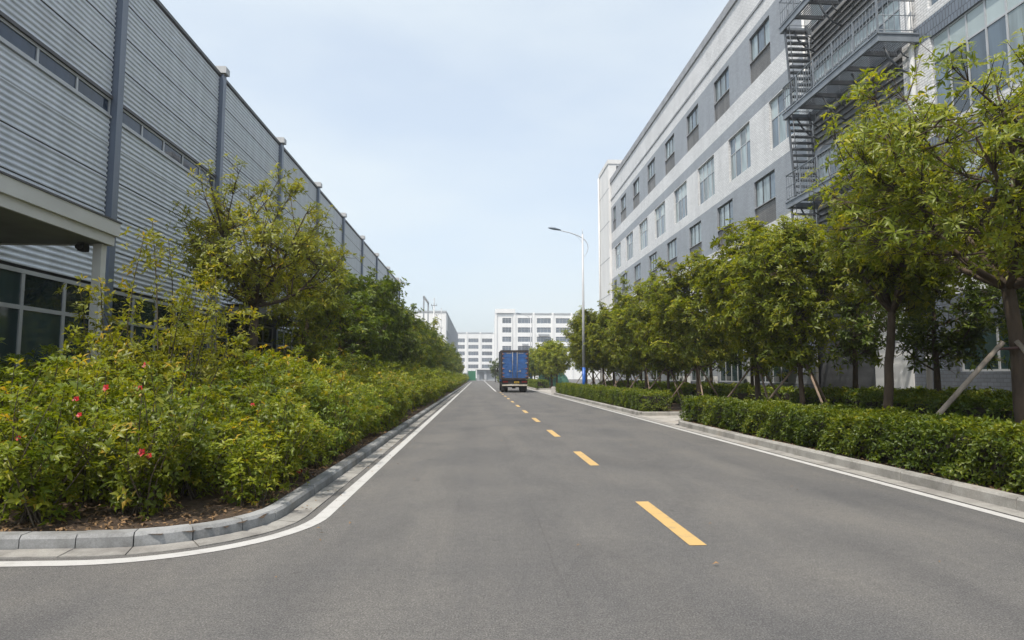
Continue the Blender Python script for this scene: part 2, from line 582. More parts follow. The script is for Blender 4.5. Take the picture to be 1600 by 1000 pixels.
def rounded(points, radius, step=0.12):
    """polyline with rounded corners -> dense points"""
    pts = [Vector((p[0], p[1])) for p in points]
    out = [pts[0]]
    for i in range(1, len(pts) - 1):
        p, a, c = pts[i], pts[i - 1], pts[i + 1]
        u, w = (a - p).normalized(), (c - p).normalized()
        ang = math.acos(max(-1, min(1, u.dot(w))))
        tlen = radius / math.tan(ang / 2)
        s, e = p + u * tlen, p + w * tlen
        cen = p + (u + w).normalized() * (radius / math.sin(ang / 2))
        n = max(4, int(radius * (math.pi - ang) / step))
        a0 = math.atan2(s.y - cen.y, s.x - cen.x)
        a1 = math.atan2(e.y - cen.y, e.x - cen.x)
        da = (a1 - a0 + math.pi) % (2 * math.pi) - math.pi
        for k in range(n + 1):
            th = a0 + da * k / n
            out.append(Vector((cen.x + radius * math.cos(th), cen.y + radius * math.sin(th))))
    out.append(pts[-1])
    return out


class Path:
    def __init__(self, pts, side):
        self.p = pts
        self.s = [0.0]
        for i in range(1, len(pts)):
            self.s.append(self.s[-1] + (pts[i] - pts[i - 1]).length)
        self.side = side            # +1: road lies to the left of travel

    def at(self, s):
        s = max(0, min(self.s[-1], s))
        import bisect
        i = min(max(1, bisect.bisect_left(self.s, s)), len(self.p) - 1)
        f = (s - self.s[i - 1]) / max(1e-9, self.s[i] - self.s[i - 1])
        return self.p[i - 1].lerp(self.p[i], f)

    def frame(self, s):
        d = (self.at(s + 0.06) - self.at(s - 0.06)).normalized()
        return self.at(s), Vector((-d.y, d.x)) * self.side


def sweep(path, s0, s1, prof, seg=0.25):
    """closed profile [(offset to road, z)] swept along the path between s0 and s1"""
    n = max(1, int(math.ceil((s1 - s0) / seg)))
    inner = [s for s in path.s if s0 + 0.02 < s < s1 - 0.02]
    if not inner:
        n = 1
    b = MB()
    rows = []
    for i in range(n + 1):
        p, nr = path.frame(s0 + (s1 - s0) * i / n)
        rows.append([(p.x + nr.x * o, p.y + nr.y * o, z) for o, z in prof])
    m = len(prof)
    flip = path.side < 0
    for i in range(n):
        for j in range(m):
            q = [rows[i][j], rows[i][(j + 1) % m], rows[i + 1][(j + 1) % m], rows[i + 1][j]]
            b.face(q if not flip else q[::-1])
    b.face(rows[0][::-1] if not flip else rows[0])
    b.face(rows[-1] if not flip else rows[-1][::-1])
    return b


def strip(path, s0, s1, o0, o1, z, seg=0.3):
    n = max(1, int((s1 - s0) / seg)) if any(s0 < s < s1 for s in path.s) else 1
    if n > 1:
        ss = sorted(set([s0, s1] + [s for s in path.s if s0 < s < s1]))
    else:
        ss = [s0, s1]
    b = MB()
    for a, c in zip(ss, ss[1:]):
        p, n1 = path.frame(a)
        q, n2 = path.frame(c)
        pts = [(p.x + n1.x * o0, p.y + n1.y * o0, z), (p.x + n1.x * o1, p.y + n1.y * o1, z),
               (q.x + n2.x * o1, q.y + n2.y * o1, z), (q.x + n2.x * o0, q.y + n2.y * o0, z)]
        b.face(pts if path.side < 0 else pts[::-1])
    return b


rng = random.Random(5)


def kerb_run(name, path, h, w, mat, near_s, stone_len, gutter=None, wob=0.004):
    """kerb stones and gutter slabs as single stones where near, one long run beyond"""
    root = tag(empty(name, (path.p[0].x, path.p[0].y, 0)), kind="structure")
    total = path.s[-1]
    s = near_s[0]
    while s < near_s[1] - 0.05:
        L = stone_len(path, s)
        e = min(near_s[1], s + L)
        dz, do = rng.uniform(-wob, wob), rng.uniform(-wob, wob)
        prof = [(do, -0.04), (do - 0.004, h - 0.03 + dz), (do - 0.026, h + dz), (do - w, h + dz), (do - w, -0.04)]
        sweep(path, s + 0.005, e - 0.005, prof).build("kerb_stone", mat, root)
        if gutter:
            g0, g1 = gutter
            k = max(1, round((e - s) / 0.5))
            for i in range(k):
                a, c = s + (e - s) * i / k, s + (e - s) * (i + 1) / k
                z1 = 0.014 + rng.uniform(-0.003, 0.003)
                sweep(path, a + 0.004, c - 0.004, [(g1, -0.02), (g1, z1 - 0.004), (g0, z1 + 0.006), (g0, -0.02)]).build("gutter_slab", "gutter_slab", root)
        s = e
    for a, c in ((0.0, near_s[0]), (near_s[1], total)):
        if c - a > 0.2:
            prof = [(0, -0.04), (-0.004, h - 0.03), (-0.026, h), (-w, h), (-w, -0.04)]
            sweep(path, a, c, prof, 1.0).build("kerb_run", mat, root)
            if gutter:
                sweep(path, a, c, [(gutter[1], -0.02), (gutter[1], 0.010), (gutter[0], 0.02), (gutter[0], -0.02)], 1.0).build("gutter_run", "gutter_slab", root)
    return root


# left verge: kerb comes from far away, turns the corner towards the camera's left
PL = Path(rounded([(-2.05, 150), (-2.05, 5.85), (-32, 5.85)], 1.25), +1)
s_curve = 150 - 7.1
kerb_run("kerb_left", PL, 0.13, 0.16, "kerb_granite", (s_curve - 22, s_curve + 10),
         lambda p, s: 0.47 if s > s_curve - 0.8 else 0.99, (0.012, 0.225))
strip(PL, 0.0, PL.s[-1] - 1, 0.32, 0.47, 0.0045).build("edge_line", "paint_white", road)

# right beds
def bed_path(y0, y1, x=6.0, xe=13.6, r=0.35):
    return Path(rounded([(xe, y0), (x, y0), (x, y1), (xe, y1)], r), +1)


BEDS_R = [(-3.0, 19.9), (23.9, 52.0), (68.0, 150.0)]
for i, (y0, y1) in enumerate(BEDS_R):
    P_ = bed_path(y0, y1)
    near = {0: (11.5, 29.5), 1: (0.5, 21.0), 2: (0, 0)}[i]
    kerb_run("kerb_right", P_, 0.15, 0.15, "kerb_concrete", near, lambda p, s: 0.99, None)
b = MB()
b.face([(5.74, -20, 0.006), (6.03, -20, 0.006), (6.03, 150, 0.006), (5.74, 150, 0.006)])
tag(b.build("gutter_right", "gutter_slab"), kind="structure")
b = MB()
b.face([(5.56, -20, 0.0045), (5.70, -20, 0.0045), (5.70, 150, 0.0045), (5.56, 150, 0.0045)])
b.build("edge_line", "paint_white", road)
for y0, y1 in ((19.9, 23.9), (52.0, 68.0)):
    b = MB()
    b.face([(6.03, y0 - 0.3, 0.008), (13.7, y0 - 0.3, 0.008), (13.7, y1 + 0.3, 0.008), (6.03, y1 + 0.3, 0.008)])
    tag(b.build("driveway", "drive_concrete"), kind="structure")
b = MB()
b.face([(13.4, -6, 0.010), (13.98, -6, 0.010), (13.98, 75, 0.010), (13.4, 75, 0.010)])
tag(b.build("wall_apron", "drive_concrete"), kind="structure")

# bed soil (slightly mounded grids)
def soil(name, x0, x1, y0, y1, z, step, corner=None):
    nx, ny = max(2, int((x1 - x0) / step)), max(2, int((y1 - y0) / step))
    r = np.random.default_rng(7)
    X, Y = np.meshgrid(np.linspace(x0, x1, nx + 1), np.linspace(y0, y1, ny + 1))
    Z = np.full_like(X, z) + r.normal(0, 0.010, X.shape)
    verts = np.stack([X, Y, Z], -1).reshape(-1, 3)
    faces = []
    w = nx + 1
    for j in range(ny):
        for i in range(nx):
            if corner:
                cxm, cym = (X[j, i] + X[j, i + 1]) / 2, (Y[j, i] + Y[j + 1, i]) / 2
                c0, c1, rad = corner
                if cxm > c0 and cym < c1 and math.hypot(cxm - c0, cym - c1) > rad:
                    continue
            faces.append((j * w + i, j * w + i + 1, (j + 1) * w + i + 1, (j + 1) * w + i))
    me = bpy.data.meshes.new(name)
    me.from_pydata(verts.tolist(), [], faces)
    me.materials.append(M["soil"])
    me.update()
    return tag(place(me, name), kind="structure")


soil("bed_soil_left", -9.0, -2.12, 5.93, 30, 0.105, 0.11, (-3.3, 7.1, 1.23))
soil("bed_soil_left", -32, -9.0, 5.93, 12, 0.105, 0.6)
soil("bed_soil_left", -9.0, -2.12, 30, 150, 0.105, 0.9)
for y0, y1 in BEDS_R:
    soil("bed_soil_right", 6.08, 13.55, y0 + 0.1, y1 - 0.1, 0.125, 0.25 if y1 < 60 else 0.9)


# ------------------------------------------------------------------ buildings: shared helpers
def facade(b, fn, us, vs, cell, depth):
    """wall of cells; cell(u, v) gives a material slot or None for an opening with reveals. fn(u, v, d) -> point, d inward"""
    nu, nv = len(us) - 1, len(vs) - 1
    g = [[cell((us[i] + us[i + 1]) / 2, (vs[j] + vs[j + 1]) / 2) for j in range(nv)] for i in range(nu)]
    for i in range(nu):
        for j in range(nv):
            u0, u1, v0, v1 = us[i], us[i + 1], vs[j], vs[j + 1]
            if g[i][j] is not None:
                b.cur = g[i][j]
                b.face([fn(u0, v0, 0), fn(u1, v0, 0), fn(u1, v1, 0), fn(u0, v1, 0)])
                continue
            for di, dj, e in ((-1, 0, ((u0, v0), (u0, v1))), (1, 0, ((u1, v1), (u1, v0))), (0, -1, ((u1, v0), (u0, v0))), (0, 1, ((u0, v1), (u1, v1)))):
                a, c = i + di, j + dj
                m = g[a][c] if 0 <= a < nu and 0 <= c < nv else 0
                if m is not None:
                    b.cur = m
                    (p, q), (r, s_) = e
                    b.face([fn(p, q, 0), fn(r, s_, 0), fn(r, s_, depth), fn(p, q, depth)])
    b.cur = 0


def cuts(vals):
    out = []
    for v in sorted(vals):
        if not out or v - out[-1] > 1e-4:
            out.append(v)
    return out


MESHES = {}


def bar_mesh(key, mk, mats):
    if key not in MESHES:
        b = MB()
        mk(b)
        MESHES[key] = b.mesh(key[0], mats)
    return MESHES[key]


def window_yz(parent, x, sgn, y0, y1, z0, z1, cols, rows, glass, frame="frame_alu", t=0.05, alt=None, name="window"):
    """window in a wall plane X = x, looking along sgn * X: frame bars and one pane per light (origin: lower corner)"""
    w, h = y1 - y0, z1 - z0
    zs = [0] + [h * r for r in rows] + [h]

    def mk(b):
        b.box(-0.03, 0.03, 0, w, 0, t)
        b.box(-0.03, 0.03, 0, w, h - t, h)
        for k in range(cols + 1):
            y = min(max(w * k / cols, t / 2), w - t / 2)
            b.box(-0.027, 0.027, y - t / 2, y + t / 2, t, h - t)
        for r in rows:
            b.box(-0.024, 0.024, t, w - t, h * r - t / 2, h * r + t / 2)
    me = bar_mesh((name + "_frame", round(w, 3), round(h, 3), cols, tuple(rows), frame, t), mk, frame)
    win = place(me, name, parent, (x, y0, z0))
    for k in range(cols):
        for j in range(len(zs) - 1):
            pw, ph = w / cols - t, zs[j + 1] - zs[j] - t
            def mp(b):
                b.box(-0.006, 0.006, 0.002, pw - 0.002, 0.002, ph - 0.002)
            gm = glass
            if alt:
                gm = alt(k, j)
            pm = bar_mesh(("pane", round(pw, 3), round(ph, 3), gm), mp, gm)
            place(pm, "pane", win, (x + sgn * -0.004, y0 + w * k / cols + t / 2, z0 + zs[j] + t / 2))
    return win


# ------------------------------------------------------------------ left: corrugated metal hall
XL = -9.0
hall = tag(empty("warehouse", (XL, 40, 0)), "long grey corrugated metal hall with blue-grey columns, left of the road", "warehouse")
col_y = [2.2, 9.0, 15.75, 21.95, 28.6, 35.3, 42.0, 48.9, 55.9, 62.9, 70.0, 72.0]
Y_END = col_y[-1]
b = MB()
b.box(-34, XL - 0.10, col_y[0], Y_END, 0, 11.75)
b.build("wall_core", "siding_core", hall)
b = MB()
b.box(-34, XL - 0.02, Y_END, Y_END + 0.12, 0, 11.8)
b.build("end_wall", "far_grey", hall)
PITCHC, AMP = 0.128, 0.0158


def sheet_mesh(h, L):
    """corrugated sheet, ribs run along Y; lapped at the top"""
    key = ("siding_sheet", round(h, 3), round(L, 3))
    if key in MESHES:
        return MESHES[key]
    n = int(h / PITCHC * 8)
    b = MB()
    prev = None
    for i in range(n + 1):
        z = 0.006 + (h - 0.012) * i / n
        ph = 2 * math.pi * z / PITCHC
        x = AMP * math.tanh(1.7 * math.sin(ph)) / 0.93
        cur = (x, z)
        if prev:
            b.face([(prev[0], 0, prev[1]), (prev[0], L, prev[1]), (cur[0], L, cur[1]), (cur[0], 0, cur[1])][::1], True)
        prev = cur
    MESHES[key] = b.mesh("siding_sheet", "metal_siding")
    return MESHES[key]


low_c = [3.66, 4.55, 5.42, 6.28, 7.10, 7.74]
high_c = [8.30, 9.18, 10.06, 10.94, 11.82]
for k in range(len(col_y) - 1):
    ya, L = col_y[k] + 0.16, col_y[k + 1] - col_y[k] - 0.32
    courses = list(zip(low_c, low_c[1:])) + list(zip(high_c, high_c[1:]))
    band = col_y[k] < 20
    if not band:
        courses.append((7.74, 8.30))
    for z0, z1 in courses:
        place(sheet_mesh(z1 - z0, L), "siding_sheet", hall, (XL, ya, z0))
    if k >= 5:
        for z0, z1 in ((1.2, 2.0), (2.0, 2.85), (2.85, 3.66)):
            place(sheet_mesh(z1 - z0, L), "siding_sheet", hall, (XL, ya, z0))
    else:
        window_yz(hall, XL - 0.02, 1, ya, ya + L, 1.37, 3.60, 5, [0.66], "glass_dark", "frame_alu", 0.085)
    if band:
        window_yz(hall, XL - 0.03, 1, ya, ya + L, 7.80, 8.22, 5, [], "glass_band", "frame_alu", 0.06, name="band_window")
        b = MB()
        b.box(XL - 0.08, XL + 0.05, ya, ya + L, 8.222, 8.298)
        b.build("band_head", "flash_dark", hall)
        b = MB()
        b.box(XL - 0.08, XL + 0.045, ya, ya + L, 7.745, 7.797)
        b.build("band_sill", "frame_alu", hall)
b = MB()
b.box(XL - 0.06, XL + 0.03, col_y[0], Y_END, 0, 1.30)
b.build("base_wall", "render_grey", hall)
b = MB()
b.box(XL - 0.06, XL + 0.07, col_y[0], col_y[5], 1.302, 1.366)
b.build("sill_ledge", "frame_alu", hall)
b = MB()
b.box(XL - 0.4, XL + 0.06, col_y[0], Y_END, 11.83, 11.93)
b.build("coping", "flash_dark", hall)
cb = MB()
cb.box(-0.12, 0.14, -0.125, 0.125, 0, 11.90)
cme = cb.mesh("column", "column_paint")
cb = MB()
cb.box(-0.18, 0.23, -0.165, 0.165, 11.935, 12.15)
cb.box(-0.15, 0.20, -0.135, 0.135, 12.151, 12.19)
kme = cb.mesh("column_cap", "cap_metal")
for y in col_y:
    c_ = place(cme, "column", hall, (XL, y, 0))
    place(kme, "column_cap", c_, (XL, y, 0))


def canopy(x0, x1, y0, y1, z, th, posts):
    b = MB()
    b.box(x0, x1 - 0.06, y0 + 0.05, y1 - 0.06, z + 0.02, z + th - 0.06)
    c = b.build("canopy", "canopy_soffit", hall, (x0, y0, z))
    b = MB()
    b.box(x1 - 0.055, x1 + 0.05, y0, y1 + 0.05, z + th * 0.42, z + th)
    b.box(x0, x1 - 0.056, y1 - 0.055, y1 + 0.05, z + th * 0.42, z + th)
    b.build("fascia", "canopy_panel", c)
    b = MB()
    b.box(x1 - 0.055, x1 - 0.01, y0, y1 - 0.005, z, z + th * 0.42 - 0.004)
    b.box(x0, x1 - 0.056, y1 - 0.055, y1 - 0.01, z, z + th * 0.42 - 0.004)
    b.build("edge_beam", "canopy_panel", c)
    b = MB()
    b.box(x0, x1 + 0.07, y0 - 0.02, y1 + 0.07, z + th + 0.002, z + th + 0.03)
    b.build("roof_sheet", "flash_dark", c)
    for px, py in posts:
        b = MB()
        b.box(px - 0.075, px + 0.075, py - 0.075, py + 0.075, 0.02, z - 0.002)
        b.build("post", "canopy_panel", c)
    return c


canopy(XL + 0.08, -6.55, 3.2, 11.72, 3.82, 0.42, [(-6.72, 11.56), (-6.72, 3.5)])
canopy(XL + 0.08, -7.35, 22.6, 28.4, 3.62, 0.34, [(-7.5, 28.2)])
b = MB()
b.box(-6.95, -6.84, 11.30, 11.46, 3.66, 3.80)
b.tube([(-6.90, 11.30, 3.73), (-6.90, 11.22, 3.71)], 0.045, 10)
tag(b.build("floodlight", "chassis", None, (-6.9, 11.4, 3.66)), "small black floodlight under the corner of the entrance canopy", "floodlight")

# ------------------------------------------------------------------ right: tiled factory block
XR = 14.0
block = tag(empty("factory_block", (XR, 40, 0)), "tall white and grey tiled factory block behind the tree row on the right", "building")
SL = ["tile_white", "tile_grey", "tile_band", "tile_plinth", "white_render"]
WH, GR, BD, PLN, RN = range(5)
P1 = 5.06
small_c = [30.15 + P1 * k for k in range(7)]
tall_c = [27.95 + P1 * k for k in range(8)]
YA, YB = 25.9, 66.2
openings = []                      # (y0, y1, z0, z1)
for c in small_c:
    for dz in (0, -7.66):
        openings.append((c - 1.15, c + 1.15, 16.5 + dz, 18.97 + dz))
openings += [(63.95, 65.3, 16.5, 18.97), (63.95, 65.3, 8.84, 11.31)]
for c in tall_c:
    for dz in (0, -7.66):
        openings.append((c - 1.42, c + 1.42, 12.3 + dz, 14.72 + dz))
for c in small_c:
    openings.append((c - 1.7, c + 1.7, 1.15, 3.3))


def is_open(y, z):
    return any(a < y < b_ and c < z < d for a, b_, c, d in openings)


def cell_main(y, z):
    if is_open(y, z):
        return None
    for dz in (0, -7.66):
        if 16.5 + dz < z < 19.3 + dz:
            return GR
        if 14.75 + dz < z < 15.45 + dz:
            return GR
    if z < 1.15:
        return PLN
    if z < 3.99:
        return GR
    return WH


ys = cuts([YA, YB] + [o[0] for o in openings] + [o[1] for o in openings])
zs = cuts([0, 1.15, 3.3, 3.99, 19.3, 21.9] + [v for dz in (0, -7.66) for v in (16.5 + dz, 18.97 + dz, 14.75 + dz, 15.45 + dz, 12.3 + dz, 14.72 + dz, 11.64 + dz if dz == 0 else 3.99)])
wall_fn = lambda u, v, d: (XR + d, u, v)
b = MB()
facade(b, lambda u, v, d: (XR + d, YA + YB - u, v), [YA + YB - q for q in reversed(ys)], zs, lambda u, v: cell_main(YA + YB - u, v), 0.20)
b.build("facade_wall", SL, block)
b = MB()
b.box(XR + 0.21, 34, 3, YB, 0, 21.6)
b.build("wall_core", "frame_dark", block)
b = MB()
b.box(XR - 0.10, XR + 0.45, 3, YB, 21.902, 22.42)
b.build("coping", "coping", block)
b = MB()
b.box(XR - 0.05, XR - 0.002, YA, YB, 20.04, 20.17)
b.build("string_course", "coping", block)


def stable(seed):
    r = random.Random(seed)
    return r.random()


for i, c in enumerate(small_c + [64.62]):
    w = 1.15 if c < 64 else 0.67
    for dz in (0, -7.66):
        op = i * 3 + int(dz)
        window_yz(block, XR + 0.13, -1, c - w, c + w, 17.62 + dz, 18.97 + dz, 3 if w > 1 else 2, [], "glass_pale", "frame_dark", 0.055,
                  alt=lambda k, j, op=op: "glass_blue" if stable(op * 7 + k) < 0.30 else "glass_pale")
        b = MB()
        b.box(XR + 0.05, XR + 0.19, c - w + 0.002, c + w - 0.002, 16.502 + dz, 17.57 + dz)
        sp_ = b.build("spandrel_panel", "panel_tile", block)
        b = MB()
        b.box(XR - 0.03, XR + 0.20, c - w + 0.003, c + w - 0.003, 17.572 + dz, 17.617 + dz)
        b.build("sill", "coping", sp_)
for i, c in enumerate(tall_c):
    for dz in (0, -7.66):
        op = i * 5 + int(dz)
        window_yz(block, XR + 0.13, -1, c - 1.42, c + 1.42, 12.3 + dz, 14.72 + dz, 4, [0.62], "glass_pale", "frame_alu", 0.05,
                  alt=lambda k, j, op=op: "glass_frost" if (j == 1 and stable(op * 11 + k) < 0.55) else ("glass_blue" if stable(op * 11 + k + 5 * j) < 0.45 else "glass_pale"))
for c in small_c:
    window_yz(block, XR + 0.13, -1, c - 1.7, c + 1.7, 1.15, 3.3, 4, [0.68], "glass_dark", "frame_alu", 0.06)

# near end: ribbon windows beside the fire stair
ribs = [(9.10, 12.0), (5.30, 8.2), (12.95, 15.85)]
YN0, YN1 = 5.0, 19.35
ro = [(6.0, 18.44, z0, z1) for z0, z1 in ribs] + [(10.0, 18.0, 1.62, 3.05)]


def cell_near(y, z):
    if any(a < y < b_ and c < z < d for a, b_, c, d in ro):
        return None
    for z0, z1 in ribs:
        if z1 < z < z1 + 0.66:
            return BD
    if z < 1.62:
        return PLN
    if z < 3.9:
        return BD if y > 18.6 else PLN
    return WH


ysn = cuts([YN0, YN1, 6.0, 18.44, 10.0, 18.0, 18.6])
zsn = cuts([0, 1.62, 3.05, 3.9, 21.9] + [v for r in ribs for v in (r[0], r[1], r[1] + 0.66)])
b = MB()
facade(b, lambda u, v, d: (XR + d, YN0 + YN1 - u, v), [YN0 + YN1 - q for q in reversed(ysn)], zsn, lambda u, v: cell_near(YN0 + YN1 - u, v), 0.16)
b.build("facade_wall", SL, block)
for z0, z1 in ribs:
    window_yz(block, XR + 0.10, -1, 6.0, 18.44, z0, z1, 18, [0.72], "glass_blue", "frame_alu", 0.055,
              alt=lambda k, j: "glass_frost" if j == 1 else ("glass_blue" if stable(k * 13 + 2) < 0.6 else "glass_pale"), name="ribbon_window")
window_yz(block, XR + 0.10, -1, 10.0, 18.0, 1.62, 3.05, 6, [], "glass_dark", "frame_alu", 0.06)
# stair bay: boarded wall with a row of lights at each landing
LEV = [4.85, 8.60, 12.36, 16.12]
YS0, YS1 = 19.37, 25.88
b = MB()
b.box(XR + 0.14, XR + 0.20, YS0, YS1, 0, 21.9)
b.build("stair_bay_wall", "frame_dark", block)
b = MB()
b.box(XR, XR + 0.14, YS0, YS0 + 0.35, 3.9, 21.9)
b.box(XR, XR + 0.14, YS1 - 0.45, YS1, 3.9, 21.9)
b.build("stair_bay_jamb", "tile_white", block)
b = MB()
b.box(XR + 0.02, XR + 0.13, YS0, YS0 + 0.62, 0, 3.88)
b.build("ground_pier", "tile_plinth", block)
b = MB()
b.box(XR - 0.02, XR + 0.13, YS0 + 0.63, YS0 + 2.6, 0, 3.88)
b.build("ground_panel", "white_render", block)
slat_b = MB()
slat_b.face([(0.0, 0, 0), (0.0, 5.68, 0), (0.085, 5.68, 0.228), (0.085, 0, 0.228)][::-1])
slat_b.box(-0.004, 0.10, 0, 5.68, -0.02, -0.001)
slat_me = slat_b.mesh("slat", "slat_grey")
for z in LEV:
    for i in range(6):
        place(slat_me, "slat", block, (XR + 0.02, YS0 + 0.36, z + 2.22 + 0.25 * i))
    b = MB()
    b.box(XR - 0.02, XR + 0.13, YS0 + 0.352, YS1 - 0.452, z + 1.98, z + 2.19)
    b.build("lintel", "steel_light", block)
    window_yz(block, XR + 0.10, -1, YS0 + 0.36, YS1 - 0.46, z + 0.12, z + 1.975, 6, [0.72], "glass_pale", "frame_alu", 0.06,
              alt=lambda k, j: "glass_blue" if (k in (1, 4) and j == 0) else ("glass_frost" if j else "glass_pale"))
# downpipes
for (x, y, r, z1) in ((XR - 0.13, 19.10, 0.085, 21.8), (XR - 0.10, 25.72, 0.055, 21.5)):
    b = MB()
    b.tube([(x, y, 0.1), (x, y, z1)], r, 12)
    dp = b.build("downpipe", "pipe_white", block, (x, y, 0))
    for z in range(2, 22, 2):
        b = MB()
        b.tube([(x, y, z), (x, y, z + 0.09)], r * 1.25, 12)
        b.box(x, XR + 0.02, y - 0.02, y + 0.02, z + 0.03, z + 0.06)
        b.build("pipe_clip", "pipe_white", dp)
# ground floor: white hood and air-conditioning boxes between the trees
b = MB()
b.box(XR - 1.3, XR - 0.01, 27.4, 29.6, 2.05, 2.18)
b.box(XR - 1.34, XR - 1.28, 27.35, 29.65, 1.98, 2.20)
b.box(XR - 1.25, XR - 1.17, 27.5, 27.58, 0.02, 2.05)
b.box(XR - 1.25, XR - 1.17, 29.4, 29.48, 0.02, 2.05)
b.build("door_hood", "pipe_white", block)
# stair tower at the far end
b = MB()
b.box(XR - 0.25, 21, 66.21, 71.4, 0, 24.1)
tw = b.build("stair_tower", "white_render", block)
b = MB()
b.box(XR - 0.32, 21.1, 66.14, 71.48, 24.102, 24.55)
b.build("tower_coping", "white_render", tw)
for z in (6.2, 10.0, 13.9, 17.8, 21.4):
    b = MB()
    b.box(XR - 0.262, XR - 0.20, 66.2, 71.41, z, z + 0.06)
    b.build("joint_strip", "coping", tw)
b = MB()
b.box(XR + 0.6, XR + 1.7, 66.19, 66.205, 22.5, 23.9)
b.build("tower_opening", "frame_dark", tw)
b = MB()
b.tube([(XR - 0.38, 71.1, 0), (XR - 0.38, 71.1, 24.0)], 0.09, 8)
b.build("tower_pipe", "pipe_white", tw)

for i, (y, z, lab) in enumerate(((31.6, 0.02, "white air conditioner box on the ground by the factory wall, nearest of three"),
                                 (37.2, 0.02, "white air conditioner box on the ground by the factory wall, middle of three"),
                                 (42.0, 0.02, "white air conditioner box on the ground by the factory wall, farthest of three"))):
    a = tag(empty("air_conditioner", (XR - 0.35, y, z)), lab, "air conditioner", "air conditioner boxes along the factory wall")
    b = MB()
    b.box(XR - 0.6, XR - 0.12, y - 0.5, y + 0.5, z + 0.05, z + 1.45)
    b.build("casing", "pipe_white", a)
    b = MB()
    for zz in (0.42, 1.05):
        b.tube([(XR - 0.602, y, z + zz), (XR - 0.63, y, z + zz)], 0.27, 16)
    b.build("fan_grille", "frame_dark", a)
    b = MB()
    b.box(XR - 0.56, XR - 0.16, y - 0.42, y - 0.34, z - 0.01, z + 0.05)
    b.box(XR - 0.56, XR - 0.16, y + 0.34, y + 0.42, z - 0.01, z + 0.05)
    b.build("foot_rail", "frame_dark", a)

# ------------------------------------------------------------------ steel fire stair
XF = 12.62
fe = tag(empty("fire_escape", (13.3, 22, LEV[0])), "grey steel fire escape with railed landings on the factory wall", "fire escape")
Y0, Y1 = 18.85, 25.25
bal = MB()
bal.box(-0.009, 0.009, -0.009, 0.009, 0, 0.98)
bal_me = bal.mesh("baluster", "steel_light")
post = MB()
post.box(-0.028, 0.028, -0.028, 0.028, 0, 1.12)
post_me = post.mesh("railing_post", "steel_light")
for li, z in enumerate(LEV):
    # edge channel, cross joists, open grating bars
    b = MB()
    b.box(XF, XF + 0.07, Y0, Y1, z - 0.26, z)
    b.box(XF + 0.072, 13.97, Y0, Y0 + 0.07, z - 0.26, z)
    b.box(XF + 0.072, 13.97, Y1 - 0.07, Y1, z - 0.26, z)
    b.box(XF - 0.03, XF - 0.002, Y0 - 0.03, Y1 + 0.03, z - 0.03, z + 0.02)
    b.box(XF - 0.03, 13.95, Y0 - 0.031, Y0 - 0.003, z - 0.03, z + 0.02)
    pf = b.build("platform", "steel_light", fe, (XF, Y0, z))
    b = MB()
    n = 15
    for i in range(n):
        x = XF + 0.10 + (13.93 - XF - 0.1) * i / (n - 1)
        yend = Y1 - 0.08 if x > 13.65 else 24.3
        b.box(x - 0.012, x + 0.012, Y0 + 0.075, yend, z - 0.045, z - 0.005)
    b.build("grating", "steel_grey", pf)
    for i in range(1, 6):
        y = Y0 + (Y1 - Y0) * i / 6
        b = MB()
        b.box(XF + 0.075, 13.96, y - 0.04, y + 0.04, z - 0.20, z - 0.05)
        b.build("joist", "steel_grey", pf)
    for y in (Y0 + 0.4, Y0 + 2.2, Y0 + 4.1, Y1 - 0.3):
        b = MB()
        pts = [(13.93, y, z - 1.15), (13.6, y, z - 1.0), (13.25, y, z - 0.65), (XF + 0.45, y, z - 0.27)]
        b.tube(pts, 0.035, 6)
        b.tube([(13.93, y, z - 0.62), (13.7, y, z - 0.50), (13.58, y, z - 0.28)], 0.022, 6)
        b.build("bracket", "steel_grey", pf)
    rail = MB()
    rail.tube([(13.9, Y0 + 0.03, z + 1.12), (XF + 0.03, Y0 + 0.03, z + 1.12), (XF + 0.03, Y1 - 0.03, z + 1.12), (13.9, Y1 - 0.03, z + 1.12)], 0.026, 8)
    rail.tube([(13.9, Y0 + 0.03, z + 0.12), (XF + 0.03, Y0 + 0.03, z + 0.12), (XF + 0.03, Y1 - 0.03, z + 0.12), (13.9, Y1 - 0.03, z + 0.12)], 0.016, 6)
    rail.tube([(13.9, Y0 + 0.03, z + 0.62), (XF + 0.03, Y0 + 0.03, z + 0.62), (XF + 0.03, Y1 - 0.03, z + 0.62)], 0.014, 6)
    ro_ = rail.build("railing", "steel_light", fe, (XF, Y0, z))
    n = 34
    for i in range(n + 1):
        y = Y0 + 0.05 + (Y1 - Y0 - 0.10) * i / n
        if i % 7 == 0:
            place(post_me, "railing_post", ro_, (XF + 0.03, y, z))
        else:
            place(bal_me, "baluster", ro_, (XF + 0.03, y, z + 0.12))
    for i in range(1, 7):
        place(bal_me, "baluster", ro_, (XF + 0.03 + 1.28 * i / 7, Y0 + 0.03, z + 0.12))
